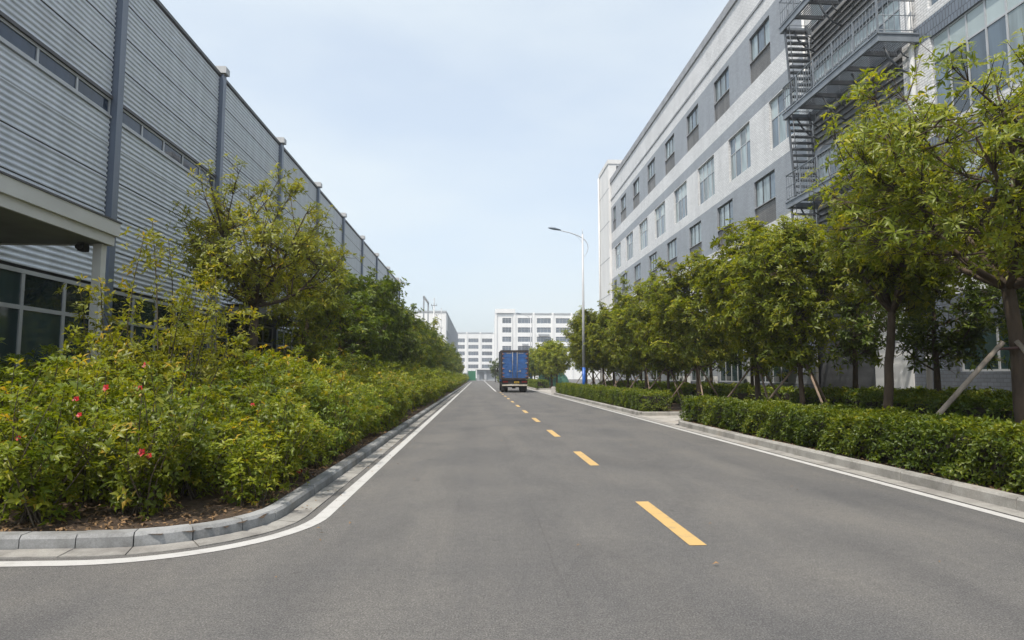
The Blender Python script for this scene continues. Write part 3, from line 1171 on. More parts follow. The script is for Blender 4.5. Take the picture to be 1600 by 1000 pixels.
# stair flights between landings
tread_b = MB()
tread_b.box(0, 0.86, -0.12, 0.12, -0.035, 0.0)
tread_b.box(0, 0.86, -0.125, -0.121, -0.06, 0.0)
tread_me = tread_b.mesh("tread", "steel_grey")
for li in range(1, len(LEV)):
    zb = LEV[li - 1]
    zt = LEV[li]
    b = MB()
    for x in (XF + 0.10, XF + 1.02):
        b.beam((x, 24.62, zb), (x, 25.02, zt), 0.045, 0.12)
    for f in (0.12, 0.5, 0.88):
        yy, zz = 24.62 + 0.40 * f, zb + (zt - zb) * f
        b.tube([(XF + 0.10, yy, zz), (XF + 0.10, yy - 0.30, zz + 0.55)], 0.012, 6)
    b.tube([(XF + 0.10, 24.34, zb + 0.6), (XF + 0.10, 24.70, zt + 0.5)], 0.016, 6)
    fl = b.build("stair_flight", "steel_grey", fe, (XF, 24.62, zb))
    n = 13
    for i in range(1, n + 1):
        f = i / (n + 1)
        place(tread_me, "tread", fl, (XF + 0.13, 24.62 + 0.40 * f, zb + (zt - zb) * f))

# ------------------------------------------------------------------ far buildings (front walls face the camera)
def far_block(name, label, x_cols, y, depth, z_top, rows, win_of, mats=("far_white",), h=2.2, pil=0.9, par=0.0, parx=None):
    root = tag(empty(name, ((x_cols[0] + x_cols[-1]) / 2, y, 0)), label, "building")
    wins = []
    for i in range(len(x_cols) - 1):
        a, c = win_of(i, x_cols[i], x_cols[i + 1])
        for zt in rows:
            wins.append((a, c, zt - h, zt))
    us = cuts([x_cols[0], x_cols[-1]] + [w[0] for w in wins] + [w[1] for w in wins])
    vs = cuts([0, z_top] + [w[2] for w in wins] + [w[3] for w in wins])
    b = MB()
    facade(b, lambda u, v, d: (u, y + d, v), us, vs, lambda u, v: None if any(w[0] < u < w[1] and w[2] < v < w[3] for w in wins) else 0, 0.35)
    b.box(x_cols[0], x_cols[-1], y + 0.5, y + depth, 0, z_top - 0.01)
    b.face([(x_cols[0], y, 0), (x_cols[0], y, z_top), (x_cols[0], y + 0.5, z_top), (x_cols[0], y + 0.5, 0)])
    b.face([(x_cols[-1], y, 0), (x_cols[-1], y + 0.5, 0), (x_cols[-1], y + 0.5, z_top), (x_cols[-1], y, z_top)])
    b.face([(x_cols[0], y, z_top), (x_cols[-1], y, z_top), (x_cols[-1], y + 0.5, z_top), (x_cols[0], y + 0.5, z_top)])
    b.build("wall", "far_white", root)
    for x in x_cols:
        b = MB()
        b.box(x - pil / 2, x + pil / 2, y - 0.35, y - 0.003, 0, z_top + 0.3)
        b.build("pilaster", "far_white", root)
    b = MB()
    b.box(x_cols[0] + 0.5, x_cols[-1] - 0.5, y - 0.2, y - 0.004, z_top - 0.42, z_top + 0.12)
    b.build("cornice", "far_grey", root)
    for a, c, z0, z1 in wins:
        w_ = c - a

        def mk(bb):
            bb.cur = 0
            bb.box(0.0, w_, 0.0, 0.04, 0, h)
            bb.cur = 1
            n = max(3, int(w_ / 1.25))
            for k in range(n + 1):
                bb.box(w_ * k / n - 0.05, w_ * k / n + 0.05, -0.05, -0.002, 0, h)
            bb.box(0, w_, -0.047, -0.004, h * 0.66, h * 0.66 + 0.09)
        me = bar_mesh(("far_window", round(w_, 2), h), mk, ["glass_far", "frame_alu"])
        place(me, "window", root, (a, y + 0.22, z0))
    return root


fr = far_block("office_block", "white multi-storey block with wide windows straight ahead, right of the end of the road",
               [7.2, 15.1, 23.2, 31.3, 39.4, 47.5, 55.6, 63.7], 270, 30, 27.9,
               [25.85 - 3.95 * k for k in range(6)], lambda i, a, c: (a + 2.7, a + 6.5) if i == 0 else (a + 1.35, c - 0.75))
b = MB()
b.box(6.9, 15.3, 269.4, 280, 27.92, 29.7)
b.build("parapet_block", "far_white", fr)
for x, z, w in ((25.2, 19.2, 4.6), (29.2, 14.6, 1.6), (18.3, 15.0, 2.6)):
    b = MB()
    b.box(x, x + w, 268.9, 269.9, z - 0.9, z)
    for k in range(int(w / 0.4)):
        b.box(x + 0.1 + 0.4 * k, x + 0.3 + 0.4 * k, 268.86, 268.89, z - 0.8, z - 0.1)
    b.build("unit_cage", "far_grey", fr)
for x in (7.6, 14.2, 22.6):
    b = MB()
    b.tube([(x, 269.75, 0), (x, 269.75, 27.0)], 0.12, 6)
    b.build("downpipe", "far_grey", fr)
fl_ = far_block("apartment_block", "white block with rows of windows at the very end of the road, behind the gate",
                [-47.5, -39.4, -31.3, -23.2, -15.2, -7.2, 0.85, 9.0], 380, 30, 27.0,
                [23.45 - 3.85 * k for k in range(5)], lambda i, a, c: (a + 1.0, c - 1.1))
b = MB()
b.box(9.2, 12.0, 383, 400, 0, 24.5)
b.build("link_wing", "far_white", fl_)
# white hall further along on the left
wl_ = tag(empty("white_hall", (-25, 170, 0)), "plain white hall beyond the corrugated hall, behind the utility poles", "building")
b = MB()
b.box(-60, -7.05, 137, 212, 0, 15.0)
b.build("wall", "far_white", wl_)
b = MB()
b.box(-60.1, -6.95, 136.9, 212.1, 15.002, 15.35)
b.build("coping", "far_grey", wl_)
for k in range(14):
    y = 140 + 5.1 * k
    b = MB()
    b.box(-7.045, -7.0, y, y + 3.2, 9.4, 11.4)
    b.build("window", "glass_far", wl_)
    b = MB()
    b.box(-7.045, -6.85, y + 3.9, y + 4.3, 0, 14.9)
    b.build("pilaster", "far_grey", wl_)
for k in range(6):
    b = MB()
    b.box(-14.8 - 5 * k, -11.2 - 5 * k, 136.93, 136.99, 8.2, 10.2)
    b.build("window", "glass_far", wl_)

# gate and gatehouse at the end of the road
gt = tag(empty("green_gate", (-2.0, 190, 0)), "green sheet metal gate at the far end of the road", "gate")
b = MB()
b.box(-3.1, -1.0, 190, 190.08, 0.1, 2.9)
b.build("gate_leaf", "gate_green", gt)
b = MB()
for x in (-3.2, -2.05, -0.95):
    b.box(x - 0.06, x + 0.06, 189.93, 189.998, 0, 3.05)
b.build("gate_post", "gate_green", gt)
gh = tag(empty("gatehouse", (3, 196, 0)), "low grey gatehouse beside the green gate at the road end", "gatehouse")
b = MB()
facade(b, lambda u, v, d: (u, 194 + d, v), [-0.6, 0.2, 1.6, 2.4, 5.2, 7.5], [0, 0.2, 2.6, 3.3], lambda u, v: None if (0.2 < v < 2.6 and (0.2 < u < 1.6 or 2.4 < u < 5.2)) else 0, 0.4)
b.box(-0.6, 7.5, 194.6, 200, 0, 3.28)
b.build("wall", "far_grey", gh)
b = MB()
b.box(-1.1, 8.0, 193.4, 200.5, 3.302, 3.6)
b.build("roof", "far_white", gh)
b = MB()
b.box(-8.0, -3.3, 191, 191.3, 0, 2.3)
tag(b.build("boundary_wall", "far_white", None, (-5.6, 191, 0)), "short white boundary wall left of the green gate", "wall")

# ------------------------------------------------------------------ lorry
TX, TY = 3.21, 57.0
tk = tag(empty("box_truck", (TX, TY, 0)), "blue box lorry seen from behind, driving away in the right lane", "truck")
hw = 1.22
b = MB()
b.box(TX - hw, TX - hw + 0.05, TY + 0.06, TY + 6.4, 1.20, 3.70)
b.box(TX + hw - 0.05, TX + hw, TY + 0.06, TY + 6.4, 1.20, 3.70)
b.box(TX - hw, TX + hw, TY + 6.41, TY + 6.46, 1.20, 3.70)
b.box(TX - hw + 0.051, TX + hw - 0.051, TY + 0.06, TY + 6.4, 1.20, 1.26)
for k in range(16):
    y = TY + 0.3 + 0.39 * k
    b.box(TX - hw - 0.03, TX - hw - 0.001, y, y + 0.16, 1.25, 3.62)
    b.box(TX + hw + 0.001, TX + hw + 0.03, y, y + 0.16, 1.25, 3.62)
body = b.build("cargo_box", "truck_side", tk)
b = MB()
b.box(TX - hw - 0.03, TX + hw + 0.03, TY + 0.03, TY + 6.5, 3.702, 3.77)
b.build("roof", "truck_frame", body)
b = MB()
b.box(TX - hw - 0.02, TX - hw + 0.13, TY - 0.03, TY + 0.055, 1.16, 3.70)
b.box(TX + hw - 0.13, TX + hw + 0.02, TY - 0.03, TY + 0.055, 1.16, 3.70)
b.box(TX - hw + 0.131, TX + hw - 0.131, TY - 0.03, TY + 0.055, 3.56, 3.70)
b.box(TX - hw + 0.131, TX + hw - 0.131, TY - 0.03, TY + 0.055, 1.16, 1.30)
b.build("rear_frame", "truck_frame", body)
for s in (-1, 1):
    x0, x1 = (TX - hw + 0.134, TX - 0.012) if s < 0 else (TX + 0.012, TX + hw - 0.134)
    b = MB()
    b.box(x0, x1, TY + 0.0, TY + 0.04, 1.304, 3.556)
    for k in range(4):
        z = 1.45 + 0.56 * k
        b.box(x0 + 0.06, x1 - 0.2 if s < 0 else x1 - 0.06, TY - 0.008, TY - 0.001, z, z + 0.44)
    d = b.build("rear_door", "truck_blue", tk)
    xb = TX + s * 0.20
    b = MB()
    b.tube([(xb, TY - 0.045, 1.26), (xb, TY - 0.045, 3.58)], 0.022, 8)
    b.build("locking_bar", "truck_bar", d)
    b = MB()
    xo = TX + s * 0.42
    b.tube([(xb, TY - 0.07, 1.86), (xo, TY - 0.08, 1.90)], 0.018, 6)
    b.box(min(xo, xo + s * 0.10), max(xo, xo + s * 0.10), TY - 0.09, TY - 0.05, 1.82, 2.0)
    b.build("handle", "truck_bar", d)
    for z in (1.42, 1.72, 2.12, 2.62, 3.05, 3.42):
        b = MB()
        xh = TX + s * (hw - 0.16)
        b.box(min(xh, xh - s * 0.12), max(xh, xh - s * 0.12), TY - 0.045, TY - 0.009, z - 0.03, z + 0.03)
        b.tube([(TX + s * (hw - 0.12), TY - 0.05, z - 0.07), (TX + s * (hw - 0.12), TY - 0.05, z + 0.07)], 0.028, 6)
        b.build("hinge", "truck_rust" if z not in (2.62,) else "truck_bar", d)
    b = MB()
    b.box(min(TX + s * 0.30, TX + s * 0.75), max(TX + s * 0.30, TX + s * 0.75), TY - 0.012, TY - 0.009, 3.47, 3.52)
    b.build("reflective_strip", "truck_bar", d)
b = MB()
for x in (TX - 0.42, TX + 0.34):
    b.box(x, x + 0.08, TY + 0.1, TY + 8.4, 0.82, 1.10)
for k in range(6):
    b.box(TX - 0.95, TX + 0.95, TY + 0.2 + k * 1.1, TY + 0.3 + k * 1.1, 1.10, 1.195)
b.tube([(TX - 0.85, TY + 1.9, 0.52), (TX + 0.85, TY + 1.9, 0.52)], 0.08, 8)
b.tube([(TX - 0.16, TY + 1.9, 0.52), (TX + 0.16, TY + 1.9, 0.52)], 0.20, 10)
b.build("chassis", "chassis", tk)
b = MB()
b.box(TX - 1.12, TX + 1.12, TY + 0.02, TY + 0.14, 0.60, 0.72)
bp = b.build("bumper_bar", "bumper_white", tk)
b = MB()
b.box(TX - 1.13, TX + 1.13, TY + 0.06, TY + 0.14, 0.76, 1.12)
b.build("light_panel", "chassis", tk)
for s in (-1, 1):
    b = MB()
    for k in range(3):
        xa = TX + s * (0.62 + 0.16 * k)
        b.box(min(xa, xa + s * 0.14), max(xa, xa + s * 0.14), TY + 0.02, TY + 0.058, 0.90, 1.02)
    b.build("tail_light", "lens_red", tk)
    b = MB()
    b.box(TX + s * 0.86 - 0.26, TX + s * 0.86 + 0.26, TY + 0.62, TY + 0.63, 0.22, 0.80)
    b.build("mudflap", "rubber", tk)
b = MB()
b.box(TX - 0.06, TX + 0.38, TY + 0.04, TY + 0.058, 0.84, 1.00)
pl = b.build("number_plate", "plate_yellow", tk)
b = MB()
for k in range(7):
    b.box(TX + 0.005 + 0.05 * k, TX + 0.035 + 0.05 * k, TY + 0.035, TY + 0.0395, 0.875, 0.965)
b.build("plate_characters", "chassis", pl)


def wheel(x, y, w, r=0.48):
    b = MB()
    prof = [(-w / 2, r * 0.62), (-w / 2, r * 0.93), (-w / 2 + 0.03, r), (w / 2 - 0.03, r), (w / 2, r * 0.93), (w / 2, r * 0.62)]
    n = 22
    for i in range(n):
        a0, a1 = 2 * math.pi * i / n, 2 * math.pi * (i + 1) / n
        for (p, rr), (q, rs) in zip(prof, prof[1:]):
            b.face([(x + p, y + rr * math.cos(a0), r + rr * math.sin(a0)), (x + q, y + rs * math.cos(a0), r + rs * math.sin(a0)),
                    (x + q, y + rs * math.cos(a1), r + rs * math.sin(a1)), (x + p, y + rr * math.cos(a1), r + rr * math.sin(a1))], True)
    w_ = b.build("wheel", "rubber", tk, (x, y, 0))
    b = MB()
    b.tube([(x - w / 2 + 0.04, y, r), (x + w / 2 - 0.04, y, r)], r * 0.62, 16)
    b.tube([(x - w / 2 - 0.01, y, r), (x + w / 2 + 0.01, y, r)], 0.11, 10)
    b.build("rim", "chassis", w_)


for x in (-1.03, -0.72, 0.72, 1.03):
    wheel(TX + x, TY + 1.9, 0.27)
for x in (-0.98, 0.98):
    wheel(TX + x, TY + 7.3, 0.28)
b = MB()
b.box(TX - 1.1, TX + 1.1, TY + 6.7, TY + 8.5, 0.95, 1.75)
b.box(TX - 1.06, TX + 1.06, TY + 6.75, TY + 8.35, 1.751, 2.65)
cab_ = b.build("cab", "truck_blue", tk)
for s in (-1, 1):
    b = MB()
    b.box(TX + s * 1.062 - 0.005, TX + s * 1.062 + 0.005, TY + 7.1, TY + 8.2, 1.85, 2.5)
    b.build("side_window", "glass_dark", cab_)
    b = MB()
    b.tube([(TX + s * 1.1, TY + 8.35, 2.2), (TX + s * 1.3, TY + 8.4, 2.2)], 0.02, 6)
    b.box(TX + s * 1.3 - 0.08, TX + s * 1.3 + 0.08, TY + 8.36, TY + 8.44, 1.9, 2.3)
    b.build("mirror", "chassis", cab_)

# ------------------------------------------------------------------ street lamps
def lamp(x, y, label, blue):
    r = tag(empty("street_lamp", (x, y, 0)), label, "street lamp", "street lamps along the right kerb")
    b = MB()
    b.tube([(x, y, 2.05), (x, y, 6.0), (x, y, 11.2)], [0.105, 0.085, 0.055], 14)
    b.tube([(x, y, 11.2), (x, y, 11.55)], 0.02, 6)
    b.build("pole", "lamp_white", r)
    b = MB()
    b.tube([(x, y, 0.12), (x, y, 2.05)], [0.115, 0.108], 14)
    b.build("painted_base", blue, r)
    b = MB()
    b.tube([(x, y, 0.10), (x, y, 0.16)], 0.20, 14)
    b.build("flange", "galvanised", r)
    b = MB()
    arc = [(0.02, 9.58), (0.17, 9.72), (0.31, 9.95), (0.38, 10.22), (0.34, 10.50), (0.20, 10.74), (0.0, 10.92), (-0.35, 11.10), (-0.85, 11.27), (-1.30, 11.38), (-1.55, 11.44)]
    b.tube([(x + u, y, z) for u, z in arc], [0.014, 0.016, 0.018, 0.02, 0.024, 0.03, 0.035, 0.035, 0.033, 0.03, 0.03], 8)
    b.tube([(x, y, 10.45), (x - 0.12, y, 10.75), (x - 0.32, y, 10.98), (x - 0.58, y, 11.17)], 0.010, 6)
    b.build("arm", "lamp_white", r)
    b = MB()
    pts = [(-1.50, 11.43), (-1.62, 11.46), (-1.95, 11.56), (-2.22, 11.62), (-2.38, 11.63)]
    rd = [0.05, 0.085, 0.13, 0.10, 0.03]
    k = len(b.v)
    b.tube([(x + u, y, z) for u, z in pts], rd, 12)
    b.v[k:] = [(vx, vy, 11.53 + (vz - 11.53) * 0.72) for vx, vy, vz in b.v[k:]]
    b.build("lamp_head", "lamp_grey", r)
    return r


lamp(7.08, 43.0, "tall white street lamp with bright blue base, beside the clipped hedge", "lamp_blue")
lamp(8.35, 103.0, "distant white street lamp with pale blue base, just right of the lorry", "lamp_blue_pale")

# ------------------------------------------------------------------ poles and wires on the left, far off
fr_ = tag(empty("steel_frame", (-9.4, 113, 0)), "tall grey steel post frame rising behind the left trees", "frame")
for y in (109, 118.5):
    b = MB()
    b.box(-9.52, -9.28, y - 0.12, y + 0.12, 0, 14.8)
    b.build("post", "galvanised", fr_)
b = MB()
b.box(-9.55, -9.25, 108.8, 118.7, 14.802, 15.05)
b.box(-9.46, -9.34, 109.13, 118.37, 9.0, 9.15)
b.box(-9.46, -9.34, 109.13, 118.37, 6.8, 6.95)
b.build("beam", "galvanised", fr_)
for k in range(10):
    b = MB()
    b.box(-9.42, -9.38, 109.6 + 0.9 * k, 109.66 + 0.9 * k, 6.96, 8.99)
    b.build("upright", "galvanised", fr_)
up = tag(empty("utility_pole", (-8.0, 114, 0)), "slim utility pole with crossarm, right of the steel frame", "pole")
b = MB()
b.tube([(-8.0, 114, 0), (-8.0, 114, 15.3)], [0.16, 0.09], 10)
b.build("pole", "galvanised", up)
b = MB()
b.box(-8.5, -7.5, 113.9, 114.0, 13.9, 14.02)
for dx in (-0.45, 0.0, 0.45):
    b.tube([(-8.0 + dx, 113.95, 14.02), (-8.0 + dx, 113.95, 14.3)], 0.05, 6)
b.build("crossarm", "galvanised", up)
up2 = tag(empty("utility_pole", (-7.9, 134, 0)), "shorter utility pole against the corner of the white hall", "pole")
b = MB()
b.tube([(-7.9, 134, 0), (-7.9, 134, 15.6)], [0.14, 0.08], 8)
b.build("pole", "galvanised", up2)
b = MB()
b.box(-8.3, -7.5, 133.9, 134.0, 14.5, 14.62)
b.build("crossarm", "galvanised", up2)
for i, (dx, za, zb, lab) in enumerate(((-0.45, 14.2, 14.5, "sagging upper power cable between the two utility poles"), (0.45, 12.4, 11.6, "sagging lower power cable between the two utility poles"))):
    b = MB()
    pts = []
    for k in range(11):
        f = k / 10
        pts.append((-8.0 + dx + 0.1 * f, 114 + 20 * f, za + (zb - za) * f - 1.1 * 4 * f * (1 - f)))
    b.tube(pts, 0.035, 5)
    tag(b.build("power_cable", "frame_dark", None, pts[0]), lab, "cable", "cables between the poles")
# roof-edge railing in front of the white hall
rl = tag(empty("safety_fence", (-8.6, 122, 0)), "grey mesh fence running along towards the white hall", "fence")
for k in range(7):
    y = 112 + 3.8 * k
    b = MB()
    b.box(-8.65, -8.55, y, y + 0.1, 0, 9.4)
    b.build("fence_post", "galvanised", rl)
for z in (9.3, 8.2, 7.1, 6.0, 4.6):
    b = MB()
    b.box(-8.63, -8.57, 112.11, 134.9, z, z + 0.06)
    b.build("fence_rail", "galvanised", rl)

# small things at the kerbs
b = MB()
prof = [(5.95, 0.0), (6.30, 0.0), (6.28, 0.52), (6.22, 0.60), (6.03, 0.60), (5.97, 0.52)]
b.face([(x, 52.2, z) for x, z in prof])
b.face([(x, 52.75, z) for x, z in prof][::-1])
for (a, z0), (c, z1) in zip(prof, prof[1:] + prof[:1]):
    b.face([(a, 52.2, z0), (a, 52.75, z0), (c, 52.75, z1), (c, 52.2, z1)])
tag(b.build("stone_block", "white_stone", None, (6.1, 52.4, 0)), "low white stone block at the far end of the middle hedge", "stone block")

# ------------------------------------------------------------------ plants: leaf and branch generators
def unit(v):
    return v / np.maximum(1e-9, np.linalg.norm(v, axis=-1, keepdims=True))


def leaf_mesh(name, P, D, N, L, W, mat, rnd, arch=0.12, fold=0.22, four=True, extra=None):
    """one folded, arched leaf blade for each base point P along D with face normal N"""
    n = len(P)
    D = unit(D)
    N = unit(N - D * np.sum(N * D, -1, keepdims=True))
    S = np.cross(D, N)
    L = np.broadcast_to(L, (n,))[:, None]
    arch = arch * np.random.default_rng(n).uniform(-0.2, 3.2, (n, 1))
    W = np.broadcast_to(W, (n,))[:, None]
    base = P
    midp = P + D * L * 0.48 + N * L * arch * 0.5
    tip = P + D * L - N * L * arch * 0.6
    le = P + D * L * 0.45 + S * W * 0.5 + N * (W * fold + L * arch * 0.4)
    ri = P + D * L * 0.45 - S * W * 0.5 + N * (W * fold + L * arch * 0.4)
    if four:
        V = np.stack([base, midp, tip, le, ri], 1).reshape(-1, 3)
        F = np.array([[0, 4, 1], [4, 2, 1], [0, 1, 3], [3, 1, 2]])
        k, nv = 4, 5
    else:
        V = np.stack([base, tip, le, ri], 1).reshape(-1, 3)
        F = np.array([[0, 3, 1], [0, 1, 2]])
        k, nv = 2, 4
    idx = (np.arange(n)[:, None, None] * nv + F[None]).reshape(-1)
    me = bpy.data.meshes.new(name)
    me.vertices.add(len(V))
    me.vertices.foreach_set("co", V.astype(np.float32).ravel())
    me.loops.add(len(idx))
    me.loops.foreach_set("vertex_index", idx.astype(np.int32))
    me.polygons.add(n * k)
    me.polygons.foreach_set("loop_start", np.arange(0, n * k * 3, 3, dtype=np.int32))
    me.update(calc_edges=True)
    me.materials.append(M[mat])
    at = me.attributes.new("rnd", 'FLOAT', 'FACE')
    at.data.foreach_set("value", np.repeat(rnd, k).astype(np.float32))
    return me


def rosettes(r, C, A, k, L, Wr, elev=(0.0, 0.75), droop=0.25):
    """k leaves spread round each axis A at centre C"""
    n = len(C)
    A = unit(A)
    ref = np.where(np.abs(A[:, 2:3]) < 0.9, np.array([[0, 0, 1.0]]), np.array([[1.0, 0, 0]]))
    e1 = unit(np.cross(A, ref))
    e2 = np.cross(A, e1)
    ph = (np.arange(k)[None] / k + r.random((n, 1))) * 2 * np.pi + r.normal(0, 0.3, (n, k))
    el = r.uniform(elev[0], elev[1], (n, k))
    rad = e1[:, None] * np.cos(ph)[..., None] + e2[:, None] * np.sin(ph)[..., None]
    D = rad * np.cos(el)[..., None] + A[:, None] * np.sin(el)[..., None]
    D[..., 2] -= droop * r.random((n, k))
    Nn = A[:, None] * np.cos(el)[..., None] - rad * np.sin(el)[..., None] + r.normal(0, 0.18, (n, k, 3))
    P = C[:, None] + rad * 0.012 + r.normal(0, 0.012, (n, k, 3))
    Ls = L * r.uniform(0.6, 1.15, (n, k))
    f = lambda a: a.reshape(-1, a.shape[-1]) if a.ndim == 3 else a.reshape(-1)
    return f(P), f(D), f(Nn), f(Ls), f(Ls * Wr * r.uniform(0.85, 1.15, (n, k)))


def curve_pts(p, q, r, n=6, bow=0.12, up=0.1):
    p, q = np.array(p, float), np.array(q, float)
    d = q - p
    L = np.linalg.norm(d)
    side = r.normal(0, 1, 3)
    side -= d * np.dot(side, d) / (L * L)
    side /= max(1e-6, np.linalg.norm(side))
    t = np.linspace(0, 1, n)[:, None]
    return p + d * t + side * (bow * L * np.sin(np.pi * t)) * r.uniform(0.3, 1) + np.array([0, 0, -up * L]) * np.sin(np.pi * t) * 0.6


def make_tree(seed, H, trunk_h, r0, R, leaf, leafmat, bark, limbs=7, subs=4, twigs=420, per=2, k=7, Wr=0.32, lean=(0, 0), low=0.0,
              fork=False, flat=1.0, tw=0.55, old=0.0, four=True, twig_mesh=True, az0=None, inner=0.25):
    """trunk + limbs mesh and leaf mesh; crown from trunk_h+low to H, radius R"""
    r = np.random.default_rng(seed)
    b = MB()
    zc, rz = (trunk_h + low + H) / 2, (H - trunk_h - low) / 2
    top = trunk_h * 1.05 if fork else H * 0.80
    n = 8
    tp = np.zeros((n, 3))
    tt = np.linspace(0, 1, n)
    tp[:, 2] = tt * top
    tp[:, 0] = lean[0] * tt * top + np.cumsum(r.normal(0, 0.018 * top / 4, n)) * (tt > 0)
    tp[:, 1] = lean[1] * tt * top + np.cumsum(r.normal(0, 0.018 * top / 4, n)) * (tt > 0)
    end_r = r0 * (0.78 if fork else 0.22)
    b.tube(tp.tolist(), [r0 * 1.25] + list(np.linspace(r0, end_r, n - 1)), 9)
    nodes, ndir, nr = [], [], []
    cx, cy_ = tp[-1, 0] * (zc / top), tp[-1, 1] * (zc / top)
    phi = r.uniform(0, 6.28) if az0 is None else az0
    for i in range(limbs):
        f = (i + 0.5) / limbs
        zf = 0.97 if fork else (trunk_h * 0.92 + (top - trunk_h * 0.92) * f) / top
        s = np.array([np.interp(zf, tt, tp[:, j]) for j in range(3)])
        phi += 2.4 + r.normal(0, 0.25)
        if fork:
            v = 0.15 + 0.85 * r.random()
        else:
            v = f
        zz = zc + rz * (-0.55 + 1.4 * v) * 0.85
        rad = R * math.sqrt(max(0.08, 1 - ((zz - zc) / rz) ** 2)) * r.uniform(0.62, 0.92)
        e = np.array([cx + rad * math.cos(phi), cy_ + rad * math.sin(phi) * flat, zz])
        pts = curve_pts(s, e, r, 7, 0.10, 0.18)
        lr = r0 * (0.52 if fork else 0.34)
        rr = np.linspace(lr, lr * 0.22, 7)
        b.tube(pts.tolist(), rr.tolist(), 6)
        for j in range(2, 7):
            nodes.append(pts[j]); ndir.append(pts[j] - pts[j - 1])
        for m in range(subs):
            g = r.uniform(0.35, 0.95)
            s2 = np.array([np.interp(g, np.linspace(0, 1, 7), pts[:, j]) for j in range(3)])
            for _ in range(12):
                q = r.normal(0, 1, 3)
                q = q / np.linalg.norm(q) * r.uniform(0.55, 1.0)
                e2 = np.array([cx + q[0] * R, cy_ + q[1] * R * flat, zc + q[2] * rz])
                if np.linalg.norm(e2 - s2) < R * 0.95 and e2[2] > s2[2] - 0.35 * rz:
                    break
            p2 = curve_pts(s2, e2, r, 5, 0.12, 0.12)
            b.tube(p2.tolist(), np.linspace(lr * 0.35, lr * 0.12, 5).tolist(), 5)
            for j in range(1, 5):
                nodes.append(p2[j]); ndir.append(p2[j] - p2[j - 1])
    if not fork:
        for j in range(5, n):
            nodes.append(tp[j]); ndir.append(np.array([r.normal(), r.normal(), 1.0]))
    nodes, ndir = np.array(nodes), unit(np.array(ndir))
    pick = r.integers(0, len(nodes), twigs)
    cen = np.array([cx, cy_, zc - 0.25 * rz])
    out = unit(nodes[pick] - cen)
    d = unit(ndir[pick] * 0.5 + out * 0.55 + r.normal(0, 0.6, (twigs, 3)) + np.array([0, 0, 0.25]))
    ln = tw * r.uniform(0.35, 1.15, (twigs, 1))
    tip = nodes[pick] + d * ln
    if twig_mesh:
        for p, q in zip(nodes[pick], tip):
            b.tube([p.tolist(), ((p + q) / 2 + np.array([0, 0, -0.02])).tolist(), q.tolist()], [0.010, 0.007, 0.004], 3, cap=False)
    C = [tip]
    Ax = [unit(d + np.array([0, 0, 0.55]))]
    for m in range(1, per):
        g = r.uniform(0.3, 0.85, (twigs, 1))
        C.append(nodes[pick] + d * ln * g + r.normal(0, 0.05, (twigs, 3)))
        Ax.append(unit(d + r.normal(0, 0.6, (twigs, 3)) + np.array([0, 0, 0.4])))
    C, Ax = np.concatenate(C), np.concatenate(Ax)
    P, D, N, L, W = rosettes(r, C, Ax, k, leaf, Wr)
    young = np.repeat(np.concatenate([r.beta(2.2, 2.2, twigs)] + [r.beta(2.0, 2.8, twigs)] * (per - 1)), k)
    rn = np.clip(young * 0.75 + r.normal(0.12, 0.12, len(P)) + old, 0, 1)
    leaves = leaf_mesh("crown", P, D, N, L, W, leafmat, rn, four=four)
    trunk = b.mesh("trunk", bark)
    return trunk, leaves


def put_tree(name, meshes, loc, rz, sc, label, cat="tree", group=None):
    o = tag(empty(name, loc, rz), label, cat, group)
    o.scale = (sc[0], sc[0], sc[1]) if hasattr(sc, '__len__') else (sc, sc, sc)
    local_child(meshes[0], "trunk", o)
    local_child(meshes[1], "crown", o)
    return o


def make_shrub(seed, H, R, stems, leaf, Wr, mat, per_stem=20, tipk=7, upright=0.6, stem_r=0.009, sparse=0.0):
    r = np.random.default_rng(seed)
    b = MB()
    PC, AX, RN = [], [], []
    for i in range(stems):
        ph = r.uniform(0, 6.283)
        rad = R * math.sqrt(r.random())
        top = H * (1 - 0.40 * (rad / R) ** 2) * r.uniform(0.72, 1.08)
        s = (r.normal(0, 0.10), r.normal(0, 0.10), 0)
        e = (rad * math.cos(ph), rad * math.sin(ph), top)
        pts = curve_pts(s, e, r, 6, 0.10, -0.05)
        b.tube(pts.tolist(), np.linspace(stem_r, stem_r * 0.35, 6).tolist(), 4, cap=False)
        g = r.uniform((0.22 if sparse else 0.04) + sparse, 1.0, per_stem) ** (0.75 if sparse else 0.9)
        c = np.stack([np.interp(g, np.linspace(0, 1, 6), pts[:, j]) for j in range(3)], 1)
        side = r.normal(0, 1, (per_stem, 3)) * np.array([1, 1, 0.5])
        tw = unit(side) * r.uniform(0.03, 0.20, (per_stem, 1)) * R / 0.6 * (1.0 if sparse else 0.7 + 0.9 * (1 - g[:, None]))
        tw[:, 2] += 0.05
        PC.append(np.concatenate([pts[-1:], c + tw]))
        AX.append(np.concatenate([[pts[-1] - pts[-2]], tw * upright * 6 + np.array([0, 0, 0.5])]))
        RN.append(np.full(per_stem + 1, np.clip(r.normal(0.45, 0.14), 0, 1)) + np.concatenate([[0.25], r.normal(0, 0.12, per_stem)]))
    C, A, R_ = np.concatenate(PC), np.concatenate(AX), np.concatenate(RN)
    C[:, 2] = np.maximum(C[:, 2], 0.06)
    P, D, N, L, W = rosettes(r, C, A, tipk, leaf, Wr, (0.0, 0.9), 0.2)
    rn = np.clip(np.repeat(R_, tipk) + r.normal(0, 0.10, len(P)), 0, 1)
    return b.mesh("stems", "bark_grey"), leaf_mesh("foliage", P, D, N, L, W, mat, rn)


def put_shrub(meshes, loc, rz, sc, label, group, cat="shrub", name="shrub"):
    o = tag(empty(name, loc, rz), label, cat, group)
    o.scale = sc if hasattr(sc, '__len__') else (sc, sc, sc)
    local_child(meshes[0], "stems", o)
    local_child(meshes[1], "foliage", o)
    return o


